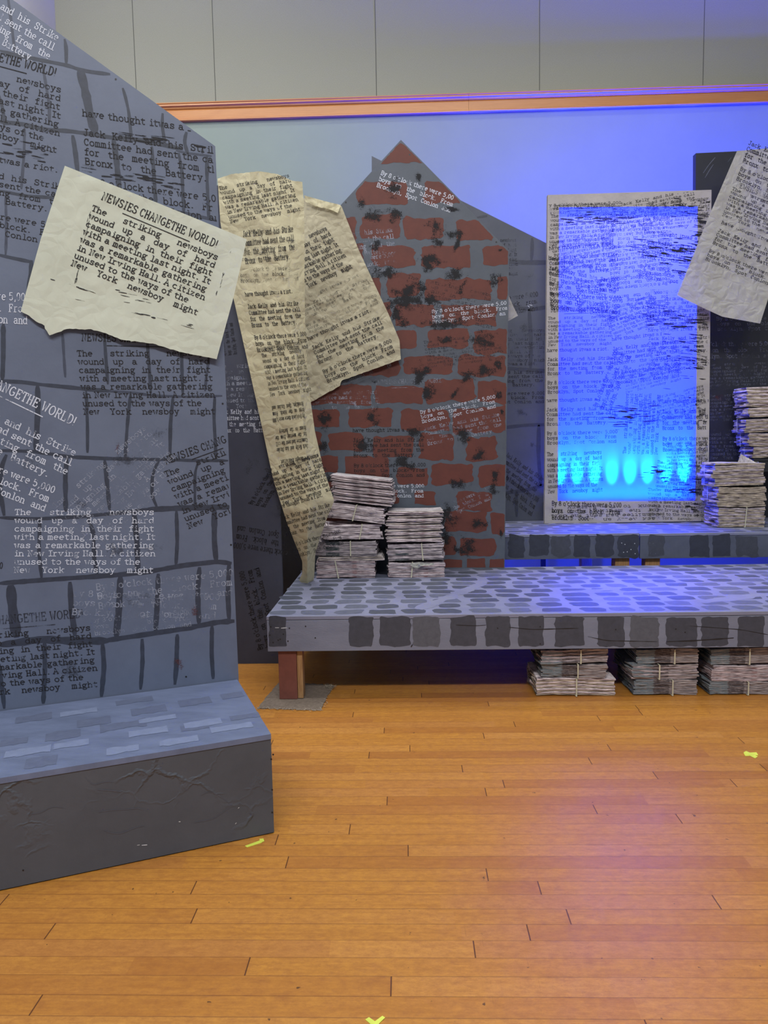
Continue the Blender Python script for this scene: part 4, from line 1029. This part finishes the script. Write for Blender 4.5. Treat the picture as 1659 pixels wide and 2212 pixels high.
CL = [('A',(1190,470),(1330,462),(1186,534),'ink'),('D',(1186,540),(1335,530),(1188,638),'ink'),('A',(1184,690),(1322,686),(1184,748),'ink'),('D',(1182,760),(1325,756),(1183,850),'ink'),
 ('A',(1395,445),(1536,430),(1385,500),'ink'),('D',(1392,502),(1548,524),(1380,600),'ink'),('A',(1400,650),(1540,645),(1395,712),'ink'),('D',(1400,716),(1545,712),(1402,800),'ink2'),
 ('A',(1450,585),(1318,598),(1446,520),'ink2'),('D',(1445,676),(1300,690),(1440,590),'ink2'),('A',(1330,560),(1200,585),(1322,500),'ink2'),('A',(1300,678),(1410,640),(1330,730),'ink2'),
 ('D',(1322,736),(1460,720),(1330,830),'ink2'),('C',(1290,880),(1335,760),(1318,890),'ink2'),('A',(1350,800),(1470,770),(1352,850),'ink2'),('A',(1386,870),(1520,835),(1392,920),'ink2'),
 ('D',(1180,868),(1330,864),(1182,960),'ink2'),('A',(1352,980),(1358,850),(1420,982),'ink2'),('A',(1182,985),(1300,980),(1184,1066),'ink2'),('A',(1452,524),(1300,534),(1446,462),'ink2'),('B',(1318,470),(1420,452),(1322,500),'ink2'),('A',(1420,1000),(1520,1010),(1416,1060),'ink2'),('D',(1185,560),(1330,590),(1188,660),'ink2'),
 ('B',(1425,1118),(1190,1122),(1425,1090),'ink2'),('C',(1180,446),(1340,440),(1182,462),'ink2'),('B',(1340,445),(1500,412),(1342,470),'ink2'),('A',(1400,1060),(1540,1066),(1402,1120),'ink2'),
 ('A',(1490,985),(1540,1000),(1480,1060),'ink'),('D',(1430,870),(1560,868),(1432,975),'ink2'),('C',(1192,1092),(1340,1096),(1192,1122),'ink'),('A',(1440,960),(1540,955),(1440,1012),'ink2'),('C',(1190,640),(1340,650),(1190,668),'ink2')]
for i, (k_, p0, p1, p2, m) in enumerate(CL): write(b, mat_, BLOCKS[k_], p0, p1, p2, M[m], .0012+.00005*i, clipM)
headline(b, mat_, (1196,452), (1330,448), M['ink'], .002, clipM); headline(b, mat_, (1190,674), (1318,670), M['ink'], .002, clipM); headline(b, mat_, (1405,634), (1540,630), M['inkfade'], .002, clipM)
for x, y, rx, ry, a in ((1500,460,60,34,.08),(1480,560,60,50,.08),(1440,690,90,30,.05),(1490,760,60,60,.1),(1515,500,25,90,0),(1420,1018,50,16,0),(1490,1050,60,26,0),(1510,1100,40,20,0),(1290,470,110,20,0),(1500,880,40,40,0),(1350,900,90,30,0),(1440,540,100,30,.1)):
    scratches(b, mat_, x, y, rx, ry, a, M['ink'], .0032+.00003*i, clipM); i += 1
b.build('muslin', panel)
b = MB()
def bar(p, q, r_, s_): b.prism([p, q, r_, s_], (0, -1, 0), .020, M['rawwood'])
sh = Vector((0, .003, 0))
O = [p+sh for p in mo]; I = [p+sh for p in mi]
bar(O[0], O[1], I[1], I[0]); bar(O[1], O[2], I[2], I[1]); bar(O[2], O[3], I[3], I[2]); bar(O[3], O[0], I[0], I[3])
b.build('timber_frame', panel)

# wash fixture on the upper platform's back, an added unseen flag keeps the light off the muslin
wl = thing('wash_light', (2.3, 6.66, 0), 'long black blue-wash light trough with an added tall flag, hidden low behind the scenery', 'stage light')
b = MB(); b.box((1.15, 6.62, .70), (3.45, 6.70, .79), M['led']); b.build('lamp_housing', wl, bevel=.003)
b = MB(); b.box((1.1, 6.60, .70), (3.5, 6.606, 1.20), M['led']); b.build('flag', wl)
for X in (1.2, 3.3):
    b = MB(); b.box((X, 6.63, 0), (X+.04, 6.67, .70), M['led']); b.build('leg', wl)
# LED batten behind the panel's bottom
zl = mi[1].z-.012
xA, xB = mi[1].x+.02, mi[2].x-.02
led = thing('led_batten', ((xA+xB)/2, 6.2, zl), 'long black batten of blue LED lamps behind the foot of the muslin panel', 'stage light')
b = MB(); b.box((xA-.02, 6.165, zl-.06), (xB+.02, 6.225, zl), M['led'])
for X in (xA+.1, xB-.1): b.box((X-.02, 6.17, H2), (X+.02, 6.22, zl-.06), M['led'])
b.build('lamp_housing', led, bevel=.003)
LX = [mp.at(x, 1078).x for x in (1210,1246,1284,1321,1360,1398,1437,1476)]
for X in LX:
    b = MB(); b.v = []
    b.prism([Vector((X+.016*math.cos(a*PI/5), 6.186+.012*math.sin(a*PI/5), zl+.006)) for a in range(10)], (0, 0, 1), .005, M['lens'])
    b.build('lens', led)
    spot('led_beam', (X, 6.19, zl+.012), (X, 6.103, zl+.27), 480.0, (0.0, 0.035, 1.0), 30, 1.0, .022)
area('led_flood', ((xA+xB)/2, 6.2, zl+.015), ((xA+xB)/2, 6.105, zl+.5), 1.0, .03, 30, (0.0, .025, 1))
for X in (.9, 1.9, 2.9): spot('added_floor_wash', (X, 5.9, .30), (X, 7.0, .22), 60, (0.0, .02, 1), 120, 1.0, .02)  # blue spots added to light the wall base seen through the gap
for X in (1.5, 2.15): spot('added_backlight', (X, 6.93, 5.75), (X, 6.1, 3.45), 800, (.60, .55, 1), 24, 1.0, .22)  # unseen lavender spots added to lighten the muslin's top

# ------------------------------------------------------------------ sheet hanging at the right
cr6 = crumple(.005, .022, 21.0); rp = PY(6.0)
s6 = lambda x, y, off=0.0: rp.at(x, y, .01+cr6(x, y)+.03*max(0, (y-600)/100.0)+off)
mb = sheet('p', s6, [(1592,326),(1650,321),(1768,316)], [(1462,638),(1490,652),(1560,684),(1642,699)], [(1592,326),(1530,470),(1462,638)], [(1768,316),(1700,520),(1642,699)], M['paperD'], 80, 90)
for k_, p0, p1, p2, m in (('B',(1616,312),(1780,376),(1604,350),'ink'),('C',(1598,367),(1762,432),(1590,388),'ink'),('A',(1581,409),(1746,475),(1560,466),'ink'),('D',(1558,482),(1722,547),(1523,561),'ink')):
    write(mb, s6, BLOCKS[k_], p0, p1, p2, M[m], .004)
headline(mb, s6, (1590,402), (1740,462), M['inkfade'], .004)
finish_sheet(mb, 'paper_sheet', 'crumpled greyish sheet with slanting text hanging at the right edge over the black flat')

# ------------------------------------------------------------------ black riser carrying the high pile
rs = thing('riser', (2.65, 6.04, 0), 'black raised stand at the right edge under the high newspaper pile', 'riser')
xr0 = PY(6.04).at(1628, 1000).x
b = MB(); b.box((xr0, 6.04, 1.175), (3.5, 6.34, 1.195), M['black']); b.build('riser_top', rs, bevel=.002)
b = MB(); b.box((xr0+.01, 6.045, 1.09), (3.5, 6.065, 1.174), M['black']); b.build('front_board', rs)
for X, Y in ((xr0+.14, 6.24), (3.4, 6.24), (3.4, 6.08)):
    b = MB(); b.box((X, Y, H2-.0055), (X+.05, Y+.05, 1.175), M['black']); b.build('leg', rs)

# ------------------------------------------------------------------ newspapers
def slab(mb, w, d, z, t, mat, jx=0, jy=0, rot=0, fold=False, rag=.004, tilt=0, wave=.002, seed=0, top=None):
    """one folded newspaper: thin ragged slab, centred, front at y=-d/2"""
    nx = 9; ring = []
    x0, x1, y0, y1 = -w/2, w/2, -d/2, d/2
    def R(i): return rag*noise.noise((i*1.7, seed*3.1, seed*.7))*(1.6 if i < 12 else 3.0)
    for i in range(nx+1): ring.append((x0+(x1-x0)*i/nx, y0+R(i)))
    for i in range(1, 4): ring.append((x1+R(i+20)*1.2, y0+(y1-y0)*i/4))
    for i in range(nx+1): ring.append((x1-(x1-x0)*i/nx, y1+R(i+40)))
    for i in range(1, 4): ring.append((x0+R(i+60)*1.8, y1-(y1-y0)*i/4))
    c, s = math.cos(rot), math.sin(rot); i0 = len(mb.v); n = len(ring); k = mb.mat(mat); kt = mb.mat(top or mat)
    sb = int(seed/13)
    def zz(x, y): return z+tilt*x+wave*math.sin(x*9+sb*2.1)+wave*.7*noise.noise((x*14, sb*1.3, z*9))
    for lv, ins in ((0, .0015), (t*.5, 0), (t, .0015)):
        for (x, y) in ring:
            f = 1-ins/max(.05, math.hypot(x, y)); X, Y = x*f, y*f
            mb.v.append((X*c-Y*s+jx, X*s+Y*c+jy, zz(x, y)+lv))
    for lv in range(2):
        a = i0+lv*n
        for i in range(n):
            j = (i+1) % n; mb.f.append((a+i, a+j, a+n+j, a+n+i)); mb.m.append(k)
    for lv, flip in ((0, True), (2, False)):
        a = i0+lv*n
        # strips across
        front = [a+i for i in range(nx+1)]; back = [a+nx+1+3+i for i in range(nx+1)][::-1]
        for i in range(nx):
            q = (front[i], front[i+1], back[i+1], back[i])
            mb.f.append(q[::-1] if flip else q); mb.m.append(kt)
        rt = [a+nx]+[a+nx+1+i for i in range(3)]+[a+nx+4]; lf = [a+2*nx+5+i for i in range(3)]
        mb.f.append(tuple(rt[::-1] if flip else rt)); mb.m.append(kt)
        l2 = [a+2*nx+4]+lf+[a]; mb.f.append(tuple(l2[::-1] if flip else l2)); mb.m.append(kt)
def strap(parent, x, w, d, h, lean=0.0, z0=0.0, side=False):
    mb = MB(); sw = .0035; g = .010
    if side: loop = [(-w/2-g, x, z0+.001), (-w/2-g, x+lean, h+.003), (w/2+g, x+lean, h+.003), (w/2+g, x, z0+.001)]
    else: loop = [(x, -d/2-g, z0+.001), (x+lean, -d/2-g, h+.003), (x+lean, d/2+g, h+.003), (x, d/2+g, z0+.001)]
    pts = [Vector(p) for p in loop]
    for i in range(4):
        a, c = pts[i], pts[(i+1) % 4]
        ax = Vector((0, 1, 0)) if side else Vector((1, 0, 0))
        nn = (c-a).normalized().cross(ax).normalized()
        mb.v += []
        lo = [a-ax*sw, a+ax*sw, c+ax*sw, c-ax*sw]
        mb.prism([p+nn*.001 for p in lo], nn, .0015, M['strap'])
    o = mb.build('strap', parent); o.matrix_parent_inverse = Matrix(); return o
NB = [0]
def bundle(px0, px1, Yf, z0, h, dp, n, mats, label, group, rot=0, straps=(), tilt=0, rag=.005, jit=.006, top=None, ref_y=1200, wave=.004):
    pl = PY(Yf); xa, xb = pl.at(px0, ref_y).x, pl.at(px1, ref_y).x; w = xb-xa
    NB[0] += 1; random.seed(100+NB[0]); mb = MB()
    for i in range(n):
        mt = mats[i % len(mats)] if len(mats) > 1 else mats[0]
        slab(mb, w-.01+random.uniform(-jit, jit), dp-.02, h*i/n, h/n*.93, M[mt], random.uniform(-jit, jit), random.uniform(-jit, jit)*.5, random.uniform(-.012, .012), rag=rag, tilt=tilt, seed=NB[0]*13+i*1.3, top=M[top] if top and i == n-1 else None, wave=wave)
    o = mb.build('newspaper_bundle')
    o.location = ((xa+xb)/2, Yf+dp/2, z0+.003+abs(tilt)*w/2); o.rotation_euler[2] = rot
    tag(o, label, 'newspaper bundle', group)
    for s_ in straps: strap(o, s_[0]*w, w, dp, h, s_[1] if len(s_) > 1 else 0, side=len(s_) > 2)
    return o
def loose(px0, px1, Yf, zs, dp, mats, label, group, rot=0, tilt=0, jit=.01, ref_y=1150, t=.014, wave=.003, top='page'):
    """loose folded newspapers lying on one another: each an object, copied from three that are built"""
    pl = PY(Yf); xa, xb = pl.at(px0, ref_y).x, pl.at(px1, ref_y).x; w = xb-xa; protos = []
    for j in range(3):
        NB[0] += 1; mb = MB()
        for q in range(3): slab(mb, w-.008*q, dp-.004*q, t*q/3, t/3*.9, M[mats[(j+q) % len(mats)]], random.uniform(-.003,.003), random.uniform(-.003,.003), 0, rag=.004, seed=NB[0]*13+q, wave=wave, top=M[top])
        protos.append(mb)
    firsts = []; random.seed(NB[0]+50)
    for i, z in enumerate(zs):
        if i < 3: o = protos[i].build('folded_newspaper'); firsts.append(o)
        else: o = firsts[i % 3].copy(); COL.objects.link(o)
        dx = random.uniform(-jit, jit)
        o.location = ((xa+xb)/2+dx, Yf+dp/2+random.uniform(-jit, jit)*.4, z-tilt*dx)
        o.rotation_euler = (0, math.atan(tilt), rot+random.uniform(-.012, .012))
        tag(o, label, 'newspaper', group)
D1 = H1
g1 = 'newspapers on the left side of the platform'
bundle(682, 812, 4.93, D1, .115, .27, 9, ['np6','np2','np6'], 'tied newspaper bundle at the very bottom of the taller left pile on the platform', g1, straps=[(-.12, -.02)], ref_y=1240)
loose(684, 826, 4.935, [D1+.122, D1+.136], .26, ['np2','np5'], 'thin loose newspaper pressed under the green-printed bundle of the left pile', 'thin newspapers in the left pile', rot=.03)
bundle(680, 816, 4.93, D1+.152, .098, .27, 8, ['np3','np3','np2'], 'tied newspaper bundle with dark green print on its edges, in the left pile', g1, rot=-.03, straps=[(.08, 0)], ref_y=1190)
bundle(690, 822, 4.925, D1+.256, .098, .28, 8, ['np2','np1'], 'tied newspaper bundle whose page corners fan out at the left, middle of the left pile', g1, rot=.10, straps=[(.12, .02)], tilt=-.04, rag=.009, jit=.012, ref_y=1160)
bundle(700, 836, 4.925, D1+.366, .105, .27, 8, ['np1','np2'], 'tied newspaper bundle tilted to the right just below the top of the left pile', g1, rot=-.08, straps=[(-.02, .03)], tilt=-.11, jit=.008, ref_y=1120)
loose(716, 850, 4.93, [D1+.512+.0158*i for i in range(11)], .27, ['np1','np6','np2'], 'loose folded newspaper in the slumped heap on top of the left pile', 'loose papers topping the left pile', rot=-.04, tilt=.13, jit=.010, t=.0135, ref_y=1080)
bundle(838, 962, 4.93, D1, .098, .26, 8, ['np6','np2'], 'tied newspaper bundle at the bottom of the right pile on the platform', g1, straps=[(-.1, .01)], rot=.02, ref_y=1240)
bundle(838, 960, 4.935, D1+.115, .11, .26, 9, ['np3','np2','np2'], 'tied newspaper bundle with a dark printed band, in the right pile under the loose papers', g1, rot=-.05, straps=[(.14, -.01)], jit=.009, ref_y=1200)
loose(834, 955, 4.935, [D1+.242+.0152*i for i in range(14)], .26, ['np2','np6','np1','np5'], 'loose folded newspaper in the upper half of the right pile on the platform', 'loose papers topping the right pile', rot=.01, jit=.014, ref_y=1140, t=.0132)
# crumpled white slip between the right pile's bundles
crs = crumple(.008, .08, 31); zs_ = D1+.106
s7 = lambda x, y, off=0.0: PY(4.905).at(x, y, crs(x, y)+off)
mb = sheet('p', s7, [(884,1217),(905,1214),(938,1217)], [(888,1222),(900,1229),(912,1222),(936,1221)], [(884,1217),(888,1222)], [(938,1217),(936,1221)], M['paperD'], 24, 10)
finish_sheet(mb, 'paper_scrap', 'crumpled white slip sticking out between the lowest bundles of the right pile')

# under the platform
g2 = 'newspaper bundles under the platform'
under = [
 [((1158,1332), 0, .095, 10, ['np5','np1'], [(.0, 0)], .0), ((1172,1316), .102, .072, 8, ['np4'], [(.05, 0)], -.05), ((1166,1314), .180, .074, 8, ['np4','np2'], [(.08, 0)], .03)],
 [((1370,1510), 0, .082, 8, ['np4'], [(.09, 0)], .0), ((1362,1510), .090, .078, 8, ['np2','np4'], [(-.10, 0)], .03), ((1376,1512), .175, .078, 8, ['np4'], [(.1, 0)], -.03)],
 [((1532,1672), 0, .07, 7, ['np4'], [(.1, 0)], .0), ((1536,1674), .076, .085, 8, ['np6','np2'], [], .03), ((1534,1672), .168, .085, 8, ['np4'], [(.1, 0)], .0)]]
nm = ['left pile under the platform', 'middle pile under the platform', 'right pile under the platform']
lv = ['lowest', 'middle', 'topmost']
for i, pile in enumerate(under):
    for j, ((x0, x1), z, h, n, ms, st, rt) in enumerate(pile):
        bundle(x0, x1, 3.915, z, h, .33, n, ms, '%s %s newspaper bundle of the %s' % (lv[j], 'tied' if st else 'untied', nm[i]), g2, rot=rt, straps=st, ref_y=1460)

# right: pile on the upper platform
g3 = 'newspapers on the upper platform'
bundle(1552, 1655, 5.69, H2-.006, .150, .29, 12, ['np5','np2'], 'tied newspaper bundle with a pale strap, bottom of the pile on the upper platform', g3, straps=[(.05, .01)], ref_y=1120, rag=.008)
bundle(1548, 1656, 5.69, H2+.152, .15, .29, 10, ['np5'], 'newspaper bundle strapped round its side, middle of the pile on the upper platform', g3, rot=.02, straps=[(.02, 0, 1)], ref_y=1080, jit=.012, rag=.01)
bundle(1542, 1654, 5.69, H2+.312, .170, .29, 11, ['np5','np2'], 'thick newspaper bundle on top of the pile on the upper platform', g3, rot=-.02, straps=[(.02, 0, 1)], ref_y=1030, jit=.012, rag=.01, top='page')
# high pile on the riser
g4 = 'newspapers on the black riser'
ys = [(1605,1720,.0,.085,'lowest'),(1596,1718,.095,.105,'second from the bottom'),(1588,1716,.21,.105,'middle'),(1592,1722,.325,.075,'second from the top'),(1588,1720,.41,.16,'topmost')]
for x0, x1, z, h, w_ in ys:
    bundle(x0+22, x1, 6.055, 1.196+z, h, .25, max(6, int(h*80)), ['np5','np1'] if z > .3 else ['np5','np2'], w_+' newspaper bundle of the high pile at the right edge', g4, rot=random.uniform(-.03, .03), straps=[(.0, .005, 1)] if z < .3 else [], ref_y=930, jit=.01, rag=.009)
# folded page standing on the lower pile
mb = MB(); pa = PY(5.80)
A0, A1, A2 = pa.at(1592, 1003), pa.at(1640, 1003), pa.at(1604, 980)
mb.grid(lambda s, t: A0.lerp(A1, s)*(1-t)+A2*t + Vector((0, .03*t+.006*math.sin(s*9), 0)), 10, 6, M['page'])
o = mb.build('newspaper_page', smooth=True); tag(o, 'single newspaper page folded up into a point on the pile below the riser', 'newspaper page')

# ------------------------------------------------------------------ tape marks on the floor
def tape(parts, label):
    root = None
    for i, pts in enumerate(parts):
        mb = MB(); mb.prism([flat(x, y, .0012+.0005*i) for x, y in pts], (0, 0, 1), .0008, M['tape'])
        if root is None: root = tag(mb.build('tape_mark'), label, 'tape mark')
        else: mb.build('tape_strip', root)
tape([[(1606,1626),(1610,1633),(1638,1631),(1634,1625)],[(1612,1622),(1606,1625),(1631,1638),(1637,1634)]], 'neon yellow cross of tape on the wooden floor at the right edge')
tape([[(789,2202),(797,2197),(822,2214),(812,2222)],[(832,2198),(826,2194),(800,2213),(810,2219)]], 'neon yellow cross of tape at the bottom edge of the floor')
tape([[(529,1827),(534,1830),(566,1820),(562,1815)],[(560,1812),(563,1820),(571,1817),(569,1811)]], 'neon yellow corner of tape on the floor beside the grey box')
